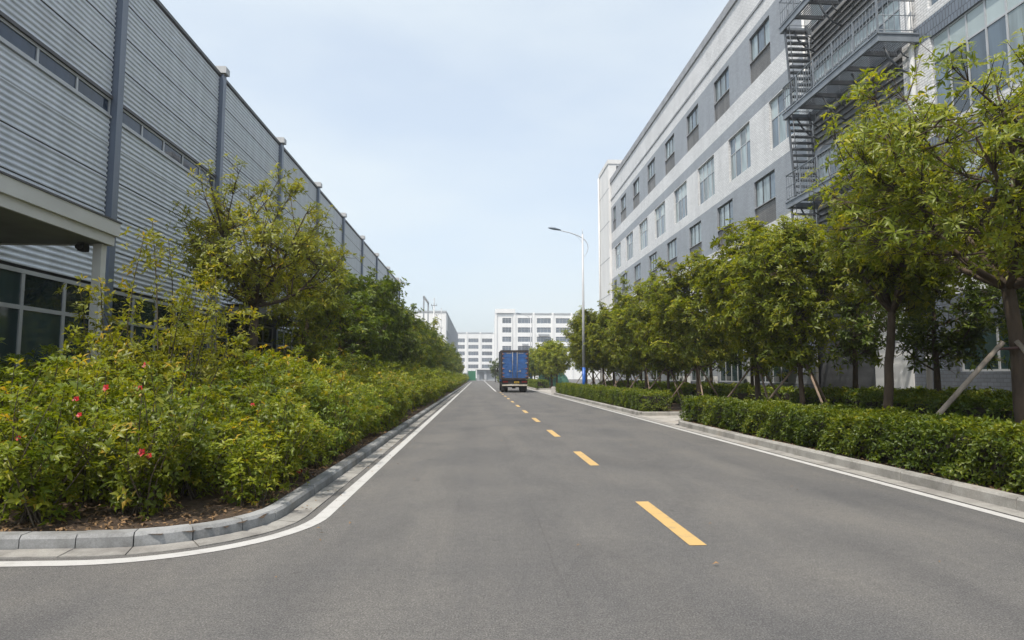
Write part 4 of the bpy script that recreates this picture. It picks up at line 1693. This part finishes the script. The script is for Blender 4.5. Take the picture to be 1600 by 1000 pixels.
def make_hedge(name, label, x0, x1, y0, y1, z0, z1, leaf, dens, seed, mat="leaf_hedge", cat="hedge", bumps=0.05, lod=None):
    """clipped box hedge: leafy shell of real leaves round a dark twiggy core"""
    r = np.random.default_rng(seed)
    root = tag(empty(name, ((x0 + x1) / 2, (y0 + y1) / 2, z0)), label, cat)
    org = np.array(wloc(root))
    b = MB()
    ins = 0.13
    n = max(2, int((y1 - y0) / 0.5))
    for i in range(n):
        a, c = y0 + ins + (y1 - y0 - 2 * ins) * i / n, y0 + ins + (y1 - y0 - 2 * ins) * (i + 1) / n
        j = r.uniform(-0.03, 0.03)
        b.box(x0 + ins + j, x1 - ins, a, c - 0.02, z0 + 0.10, z1 - ins - abs(j))
        for m in range(4):
            xx = r.uniform(x0 + 0.12, x1 - 0.12)
            yy = r.uniform(a, c)
            b.tube([(xx, yy, z0 - 0.02), (xx + r.normal(0, 0.04), yy + r.normal(0, 0.04), z0 + 0.25)], [0.012, 0.008], 4)
    b.build("twigs", "twig_core", root)
    P, NN = [], []
    Lx, Ly, Lz = x1 - x0, y1 - y0, z1 - z0
    for axis, area in (("top", Lx * Ly), ("front", Ly * Lz), ("back", Ly * Lz * 0.5), ("e0", Lx * Lz), ("e1", Lx * Lz)):
        m = int(area * dens)
        u, v = r.random(m), r.random(m)
        if lod:
            keep = r.random(m) < lod(y0 + u * Ly)
            u, v = u[keep], v[keep]
            m = len(u)
        dep = np.abs(r.normal(0, 0.06, m)) - 0.02 - (r.random(m) < 0.05) * r.uniform(0.03, 0.10, m)
        if axis == "top":
            p = np.stack([x0 + v * Lx, y0 + u * Ly, z1 - dep], 1); nn = (0, 0, 1)
        elif axis in ("front", "back"):
            zz = z0 + 0.05 + (1 - (1 - v) ** 0.9) * (Lz - 0.05)
            xx = x0 + dep + (z1 - zz) * 0.02 if axis == "front" else x1 - dep
            p = np.stack([xx, y0 + u * Ly, zz], 1); nn = (-1, 0, 0.25) if axis == "front" else (1, 0, 0.25)
        else:
            yy = y0 + dep if axis == "e0" else y1 - dep
            p = np.stack([x0 + u * Lx, yy, z0 + 0.05 + v * (Lz - 0.05)], 1); nn = (0, -1 if axis == "e0" else 1, 0.25)
        P.append(p); NN.append(np.tile(np.array(nn, float), (m, 1)))
    P, NN = np.concatenate(P), np.concatenate(NN)
    # uneven clipped surface
    w = np.sin(P[:, 1] * 3.1 + 1.3 * np.sin(P[:, 1] * 0.9)) * np.sin(P[:, 0] * 5.0 + P[:, 2] * 6.0 + P[:, 1] * 1.7)
    w2 = np.sin(P[:, 1] * 7.7 + P[:, 2] * 9) * 0.5
    P = P + unit(NN) * ((w + w2) * bumps)[:, None]
    gap = np.sin(P[:, 1] * 2.3 + 4 * np.sin(P[:, 1] * 0.37)) * np.sin(P[:, 2] * 8.0 + P[:, 1] * 1.9)
    keep = ~((gap > 0.62) & (r.random(len(P)) < 0.55) & (NN[:, 2] < 0.5))
    P, NN, w = P[keep], NN[keep], w[keep]
    m = len(P)
    A = unit(NN + r.normal(0, 0.55, (m, 3)) + np.array([0, 0, 0.35]))
    kk = 4
    Pl, D, N, L, W = rosettes(r, P, A, kk, leaf, 0.48, (0.1, 0.9), 0.1)
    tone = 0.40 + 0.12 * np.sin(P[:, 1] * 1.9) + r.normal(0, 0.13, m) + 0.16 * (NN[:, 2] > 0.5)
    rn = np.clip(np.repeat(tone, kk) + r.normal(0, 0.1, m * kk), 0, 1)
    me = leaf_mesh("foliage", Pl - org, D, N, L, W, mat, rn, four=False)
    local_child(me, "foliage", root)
    return root

# ------------------------------------------------------------------ planting, right side
ORD = ["first", "second", "third", "fourth", "fifth", "sixth", "seventh", "eighth", "ninth", "tenth", "eleventh", "twelfth", "thirteenth",
       "fourteenth", "fifteenth", "sixteenth", "seventeenth", "eighteenth", "nineteenth", "twentieth", "twenty-first", "twenty-second",
       "twenty-third", "twenty-fourth", "twenty-fifth", "twenty-sixth", "twenty-seventh", "twenty-eighth", "twenty-ninth", "thirtieth",
       "thirty-first", "thirty-second", "thirty-third", "thirty-fourth", "thirty-fifth", "thirty-sixth", "thirty-seventh", "thirty-eighth"]
rr = random.Random(11)

make_hedge("clipped_hedge", "near clipped green hedge along the right kerb, closest to the camera", 6.24, 7.35, -2.0, 19.65, 0.12, 0.80, 0.078, 430, 3, bumps=0.07,
           lod=lambda y: np.clip(1.25 - (y - 7) * 0.055, 0.30, 1) * (y > 4))
make_hedge("clipped_hedge", "middle clipped green hedge, beyond the driveway gap with the blue-based lamp in it", 6.24, 7.35, 24.15, 51.7, 0.12, 0.84, 0.085, 170, 4)
make_hedge("clipped_hedge", "far clipped green hedge past the second side road, right of the lorry", 6.24, 7.45, 68.3, 112, 0.12, 0.95, 0.14, 50, 5)
make_hedge("rear_hedge", "loose dark green hedge behind the two nearest right-hand trees, by the factory wall", 9.7, 12.7, 5.5, 19.5, 0.12, 0.98, 0.10, 170, 6, "leaf_cover", bumps=0.11)
make_hedge("rear_hedge", "loose dark green hedge behind the row of staked trees, beyond the driveway gap", 9.7, 12.7, 24.3, 51.4, 0.12, 0.95, 0.13, 70, 7, "leaf_cover", bumps=0.10)

near_tree = make_tree(21, 6.75, 2.75, 0.122, 3.0, 0.155, "leaf_open", "bark_brown", limbs=10, subs=10, twigs=2100, per=2, k=8, Wr=0.27, fork=True, tw=0.6, lean=(-0.03, 0.02), az0=2.2)
fork_tree = make_tree(33, 7.7, 2.7, 0.10, 1.35, 0.155, "leaf_open", "bark_brown", limbs=9, subs=8, twigs=1350, per=2, k=8, Wr=0.28, fork=True, tw=0.5, lean=(0.095, 0.0), az0=0.6)
street = [make_tree(40 + i, 5.9 + 0.18 * i, 1.75, 0.072 + 0.006 * i, 1.62 + 0.12 * (i % 3), 0.165, "leaf_street", "bark_brown", limbs=12, subs=5, twigs=1500, per=2, k=8, Wr=0.33, tw=0.5, low=-0.12, four=(i < 2), lean=((-0.02, 0.015), (0.02, -0.01), (0.0, 0.03), (0.03, 0.0))[i]) for i in range(4)]
put_tree("street_tree", near_tree, (8.62, 9.75, 0.1), 0.0, 1.0, "large multi-stemmed tree in the near right bed, propped with wooden poles, nearest the camera", group="trees in the right beds")
put_tree("street_tree", fork_tree, (8.6, 13.25, 0.1), 0.0, 1.0, "tall open forked tree without props, second from the camera in the right bed", group="trees in the right beds")
ROW = [16.4, 19.2, 24.6, 28.4, 32.3, 36.1, 40.0, 43.9, 47.6, 50.6]
for i, y in enumerate(ROW):
    sc = rr.uniform(0.92, 1.08)
    put_tree("street_tree", street[(i * 3 + i // 4) % 4], (8.5 + rr.uniform(-0.1, 0.1), y, 0.1), rr.uniform(0, 6.28), (sc, sc * rr.uniform(0.92, 1.08)),
             f"staked round-crowned street tree behind the right hedge, {ORD[i]} of the staked row from the camera", group="staked trees in the right beds")
far_tree = [make_tree(60 + i, 5.8, 1.5, 0.10, 1.9, 0.26, "leaf_street" if i else "leaf_dark", "bark_brown", limbs=9, subs=3, twigs=420, per=2, k=7, Wr=0.36, tw=0.55, four=False, twig_mesh=False) for i in range(3)]
for i in range(20):
    y = 70 + 4.0 * i
    put_tree("street_tree", far_tree[(i * 7 + 1) % 3], (8.7 + rr.uniform(-0.3, 0.3), y, 0.1), rr.uniform(0, 6.28), (1.0, rr.uniform(0.86, 1.05)),
             f"distant leafy tree in the far right bed, {ORD[i]} from the second side road", group="trees in the far right bed")
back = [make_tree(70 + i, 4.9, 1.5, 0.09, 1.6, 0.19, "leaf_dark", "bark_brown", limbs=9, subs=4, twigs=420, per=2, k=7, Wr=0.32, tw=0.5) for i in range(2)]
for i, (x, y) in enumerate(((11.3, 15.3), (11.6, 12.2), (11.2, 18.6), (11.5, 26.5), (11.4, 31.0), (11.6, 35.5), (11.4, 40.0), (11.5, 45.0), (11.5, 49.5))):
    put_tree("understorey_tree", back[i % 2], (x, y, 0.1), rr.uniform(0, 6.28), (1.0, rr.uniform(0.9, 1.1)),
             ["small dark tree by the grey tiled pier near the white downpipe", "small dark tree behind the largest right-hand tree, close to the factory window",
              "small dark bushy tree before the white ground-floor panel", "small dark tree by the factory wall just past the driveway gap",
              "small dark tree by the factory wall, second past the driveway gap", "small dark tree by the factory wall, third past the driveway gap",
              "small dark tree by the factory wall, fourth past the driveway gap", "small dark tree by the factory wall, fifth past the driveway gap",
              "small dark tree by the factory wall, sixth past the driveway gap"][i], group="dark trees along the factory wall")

# timber props: three poles leaning on each trunk
def tripod(x, y, h, spread, r, label, az, wood):
    o = tag(empty("tree_prop", (x, y, 0.1)), label, "tree prop", "timber tree props")
    for k in range(3):
        a = az + 2.094 * k
        b = MB()
        b.tube([(x + spread * math.cos(a), y + spread * math.sin(a), 0.0), (x + 0.10 * math.cos(a), y + 0.10 * math.sin(a), h + 0.12)], [r, r * 0.9], 8)
        b.build("pole", wood, o)
    b = MB()
    for k in range(3):
        a0, a1 = az + 2.094 * k, az + 2.094 * (k + 1)
        b.tube([(x + 0.17 * math.cos(a0), y + 0.17 * math.sin(a0), h), (x + 0.17 * math.cos(a1), y + 0.17 * math.sin(a1), h + 0.02)], 0.022, 6)
    b.build("tie", "strap", o)


tripod(8.45, 9.75, 1.92, 1.75, 0.042, "thick wooden pole props round the large tree nearest the camera", 2.75, "stake_grey")
for i, y in enumerate(ROW):
    tripod(8.5, y, 1.74, 1.55, 0.032, f"wooden pole tripod round the {ORD[i]} staked tree from the camera", 4.55 + 0.3 * rr.random(), "stake_wood")

# green netting over a mound of plants beside the far bed
nb = MB()
r_ = np.random.default_rng(9)
rings = []
for j in range(7):
    th = j / 6 * math.pi / 2
    rings.append([(10.2 + 2.3 * math.cos(th) * math.cos(a) * (1 + r_.normal(0, 0.04)), 88 + 2.3 * math.cos(th) * math.sin(a), 0.1 + 2.3 * math.sin(th) * (1 + r_.normal(0, 0.03))) for a in np.linspace(0, 2 * math.pi, 18, endpoint=False)])
for j in range(6):
    for i in range(18):
        nb.face([rings[j][i], rings[j][(i + 1) % 18], rings[j + 1][(i + 1) % 18], rings[j + 1][i]], True)
tag(nb.build("netting_mound", "netting", None, (10.2, 88, 0)), "rounded mound under teal green netting beside the far right bed", "netting")
mid = make_tree(80, 5.4, 1.0, 0.10, 1.6, 0.26, "leaf_dark", "bark_brown", limbs=8, subs=3, twigs=320, per=2, k=7, Wr=0.36, tw=0.5, four=False, twig_mesh=False)
put_tree("street_tree", mid, (3.9, 150, 0), 0.4, 1.0, "slim dark tree just left of the lorry, near the end of the road")

# ------------------------------------------------------------------ planting, left side
main = make_tree(105, 6.75, 3.2, 0.13, 2.45, 0.155, "leaf_yellow", "bark_brown", limbs=9, subs=6, twigs=1050, per=2, k=7, Wr=0.31, fork=True, tw=0.5, az0=1.0)
put_tree("verge_tree", main, (-6.0, 17.2, 0.1), 0.0, 1.0, "open yellow-green tree with bare brown fork before the metal hall", group="trees in the left verge")
second = make_tree(113, 6.5, 1.6, 0.10, 1.4, 0.17, "leaf_open", "bark_brown", limbs=10, subs=4, twigs=800, per=2, k=7, Wr=0.32, tw=0.5)
put_tree("verge_tree", second, (-5.6, 21.0, 0.1), 1.0, 1.0, "bushy mid-green tree just right of the open yellow-green tree", group="trees in the left verge")
dense = [make_tree(90 + i, 5.9, 0.9, 0.10, 1.95, 0.20, "leaf_dark" if i < 2 else "leaf_street", "bark_brown", limbs=10, subs=4, twigs=760, per=2, k=7, Wr=0.34, tw=0.55, four=False) for i in range(3)]
y, i = 24.8, 0
while y < 146 and i < 36:
    put_tree("verge_tree", dense[i % 3 if i not in (1, 2) else 0], (-5.2 + rr.uniform(-0.25, 0.25), y, 0.1), rr.uniform(0, 6.28), (1.0, (0.86 if i == 0 else 1.0) * rr.uniform(0.94, 1.1)),
             f"dense dark green tree in the left verge, {ORD[i]} of the close row from the camera", group="dense trees in the left verge")
    y += 2.9 if i < 12 else 4.2
    i += 1

shrubs = [make_shrub(200 + i, 1.32 + 0.06 * (i % 3), 0.62, 24, 0.088 + 0.006 * (i % 3), 0.40, "leaf_cover" if i == 0 else "leaf_shrub", 17, 7) for i in range(5)]
far_shrubs = [make_shrub(230 + i, 1.5, 0.85, 20, 0.13, 0.42, "leaf_shrub", 15, 6) for i in range(3)]
SHRUB_OBJS = []
gl = "leafy yellow-green shrub in the inner mass behind the front row along the left kerb"
gf = "distant leafy shrub in the front row along the left kerb, far from the corner"
front_n = 0
count = 0
for row, x in enumerate((-2.60, -3.40, -4.25, -5.15, -6.1, -7.1)):
    y = 6.50 + 0.25 * (row % 2)
    while y < 21:
        xx, yy = x + rr.uniform(-0.12, 0.12), y + rr.uniform(-0.15, 0.15)
        ok = not (xx > -3.3 and yy < 7.1 and math.hypot(xx + 3.3, yy - 7.1) > 0.86) and not (row >= 4 and yy > 13)
        if ok and math.hypot(xx + 6.0, yy - 17.2) > 0.4 and not (row >= 3 and 11.5 < yy) and not (row == 4 and abs(yy - 11.5) < 0.7):
            s = rr.uniform(0.86, 1.14) * (0.86 if row == 0 else (0.95 if yy < 9 else (1.15 if row == 1 else 1.28)))
            h = s * (0.80 if row == 0 and yy < 8.2 else 1.0) * rr.uniform(0.84, 1.18)
            o = put_shrub(shrubs[rr.randrange(5)], (xx, yy, 0.1), rr.uniform(0, 6.28), (s, s, h),
                          f"yellow-green shrub in the front row behind the left kerb, {ORD[front_n]} from the kerb corner" if row == 0 else gl, "shrubs massed behind the left kerb")
            front_n += row == 0
            SHRUB_OBJS.append((o, xx, yy, 0.1, s, h))
            count += 1
        y += 0.88 if row < 4 else 1.1
y = 21.3
while y < 148:
    step = 1.15 if y < 45 else (1.6 if y < 80 else 2.4)
    for x in (-2.95, -4.0) if y < 90 else (-3.1,):
        s = rr.uniform(0.98, 1.28)
        put_shrub(far_shrubs[rr.randrange(3)], (x + rr.uniform(-0.12, 0.1), y + rr.uniform(-0.2, 0.2), 0.1), rr.uniform(0, 6.28),
                  (s, s, s * (1.0 if x > -3.5 else 1.25)), gf if x > -3.5 else gl, "shrubs massed behind the left kerb")
        count += 1
    y += step
for i, (x, y, h) in enumerate(((4.6, 138, 1.0), (5.0, 142, 1.1))):
    put_shrub(far_shrubs[i], (x, y, 0.0), i, (1.2, 1.2, h), ["low green shrub at the road edge just left of the lorry", "low green shrub behind another, just left of the lorry"][i], "far shrubs by the lorry")

# tall whippy shrubs standing above the mass
whip = [make_shrub(260, 4.0, 1.0, 10, 0.12, 0.36, "leaf_yellow", 25, 6, sparse=0.28, stem_r=0.016), make_shrub(262, 2.9, 0.72, 9, 0.115, 0.36, "leaf_yellow", 20, 6, sparse=0.25, stem_r=0.013)]
for x, y, m, s, lab in ((-5.35, 10.6, 0, 1.0, "tallest whippy yellow-green shrub, thin stems rising before the canopy post"),
                        (-5.05, 12.2, 0, 0.94, "tall whippy shrub between the canopy post and the bare-forked tree"),
                        (-5.15, 9.1, 1, 0.92, "whippy leafy shrub directly in front of the white canopy post"),
                        (-5.2, 8.1, 1, 0.74, "lowest whippy shrub, in front of the hall's nearest dark window"),
                        (-4.4, 9.6, 1, 1.02, "whippy shrub behind the red flowers, right of the canopy post"),
                        (-4.8, 11.2, 1, 1.0, "bushy whippy shrub just left of the bare-forked trunk")):
    put_shrub(whip[m], (x, y, 0.1), x * 7, (s, s, s), lab, "tall whippy shrubs in the left verge", "shrub", "tall_shrub")

# red flowers on the shrubs
fb = MB()
for k in range(5):
    a = 2 * math.pi * k / 5
    c, s = math.cos(a), math.sin(a)
    t_ = Vector((-s, c, 0))
    o, m1, e = Vector((0, 0, 0)), Vector((c, s, 0.55)) * 0.030, Vector((c, s, 0.30)) * 0.060
    l, r2 = m1 + t_ * 0.026, m1 - t_ * 0.026
    fb.face([tuple(o), tuple(r2), tuple(e), tuple(l)], True)
fb.tube([(0, 0, 0), (0.006, 0, 0.06)], [0.005, 0.003], 5)
flower_me = fb.mesh("flower", "petal_red")


def flower(x, y, z, tilt, sc=1.0):
    o, ox, oy, oz, s, h = min(SHRUB_OBJS, key=lambda q: (q[1] - x) ** 2 + (q[2] - y) ** 2)
    f = bpy.data.objects.new("flower", flower_me)
    COL.objects.link(f)
    f.parent = o
    a = -o.rotation_euler.z
    dx, dy = x - ox, y - oy
    f.location = ((dx * math.cos(a) - dy * math.sin(a)) / s, (dx * math.sin(a) + dy * math.cos(a)) / s, (z - oz) / h)
    f.rotation_euler = (tilt, 0.2, a - 0.2)
    f.scale = (sc / s, sc / s, sc / h)


for x, y, z, sc in ((-2.36, 8.75, 0.24, 1.0), (-3.20, 6.36, 0.77, 0.95), (-3.16, 6.42, 0.73, 0.7), (-3.95, 7.85, 1.62, 1.1), (-4.15, 7.40, 1.36, 1.0),
                    (-4.05, 6.72, 1.26, 0.9), (-3.85, 6.45, 1.12, 0.7), (-4.3, 6.30, 0.92, 0.8), (-3.62, 7.1, 1.36, 0.9), (-2.90, 8.45, 1.12, 0.8)):
    flower(x, y, z, 1.1, sc * 0.75)

# fallen leaves on the bed soil and a few on the road
r_ = np.random.default_rng(77)
n = 2600
x = r_.uniform(-8, -2.25, n)
yy = 6.03 + np.abs(r_.normal(0, 0.9, n))
side = r_.random(n) < 0.45
x = np.where(side, -2.25 - np.abs(r_.normal(0, 0.35, n)), x)
yy = np.where(side, r_.uniform(7, 22, n), yy)
ok = ~((x > -3.3) & (yy < 7.1) & (np.hypot(x + 3.3, yy - 7.1) > 1.05))
x, yy = x[ok], yy[ok]
P = np.stack([x, yy, np.full(len(x), 0.118)], 1)
a = r_.uniform(0, 6.28, len(x))
D = np.stack([np.cos(a), np.sin(a), r_.normal(0.05, 0.2, len(x))], 1)
N = np.stack([r_.normal(0, 0.3, len(x)), r_.normal(0, 0.3, len(x)), np.ones(len(x))], 1)
me = leaf_mesh("leaf_litter", P, D, N, r_.uniform(0.03, 0.09, len(x)), r_.uniform(0.015, 0.035, len(x)), "dead_leaf", r_.random(len(x)))
tag(place(me, "leaf_litter"), "brown fallen leaves scattered on the soil of the left bed", "leaves", kind="stuff")
n = 900
P = np.stack([6.2 + np.abs(r_.normal(0, 0.12, n)), r_.uniform(5, 19.5, n), np.full(n, 0.142)], 1)
a = r_.uniform(0, 6.28, n)
D = np.stack([np.cos(a), np.sin(a), r_.normal(0.05, 0.2, n)], 1)
N = np.stack([r_.normal(0, 0.3, n), r_.normal(0, 0.3, n), np.ones(n)], 1)
me = leaf_mesh("leaf_litter", P, D, N, r_.uniform(0.03, 0.08, n), r_.uniform(0.012, 0.03, n), "dead_leaf", r_.random(n))
tag(place(me, "leaf_litter"), "brown fallen leaves under the near clipped hedge", "leaves", kind="stuff")

n = 150
edge = r_.random(n) < 0.75
x = np.where(edge, -1.98 + np.abs(r_.normal(0, 0.35, n)), r_.uniform(-1.5, 5.5, n))
P = np.stack([x, r_.uniform(4.5, 22, n), np.full(n, 0.022)], 1)
P = P[~((P[:, 1] < 7.3) & (P[:, 0] < -1.6))]
n = len(P)
a = r_.uniform(0, 6.28, n)
D = np.stack([np.cos(a), np.sin(a), r_.normal(0.0, 0.12, n)], 1)
N = np.stack([r_.normal(0, 0.25, n), r_.normal(0, 0.25, n), np.ones(n)], 1)
me = leaf_mesh("leaf_litter", P, D, N, r_.uniform(0.02, 0.06, n), r_.uniform(0.012, 0.025, n), "dead_leaf", r_.random(n))
tag(place(me, "leaf_litter"), "few brown leaves blown onto the road beside the left kerb", "leaves", kind="stuff")

# ------------------------------------------------------------------ thin haze over the whole place
t = NT("haze_air")
t.n.remove(t.p)
vol = t.new("ShaderNodeVolumePrincipled")
vol.inputs["Color"].default_value = (0.93, 0.96, 1.0, 1)
vol.inputs["Density"].default_value = 0.0008
vol.inputs["Anisotropy"].default_value = 0.3
t.link(vol.outputs[0], t.out.inputs["Volume"])
b = MB()
b.box(-120, 140, -45, 440, -1.2, 32.0)
tag(b.build("haze", "haze_air"), kind="stuff")
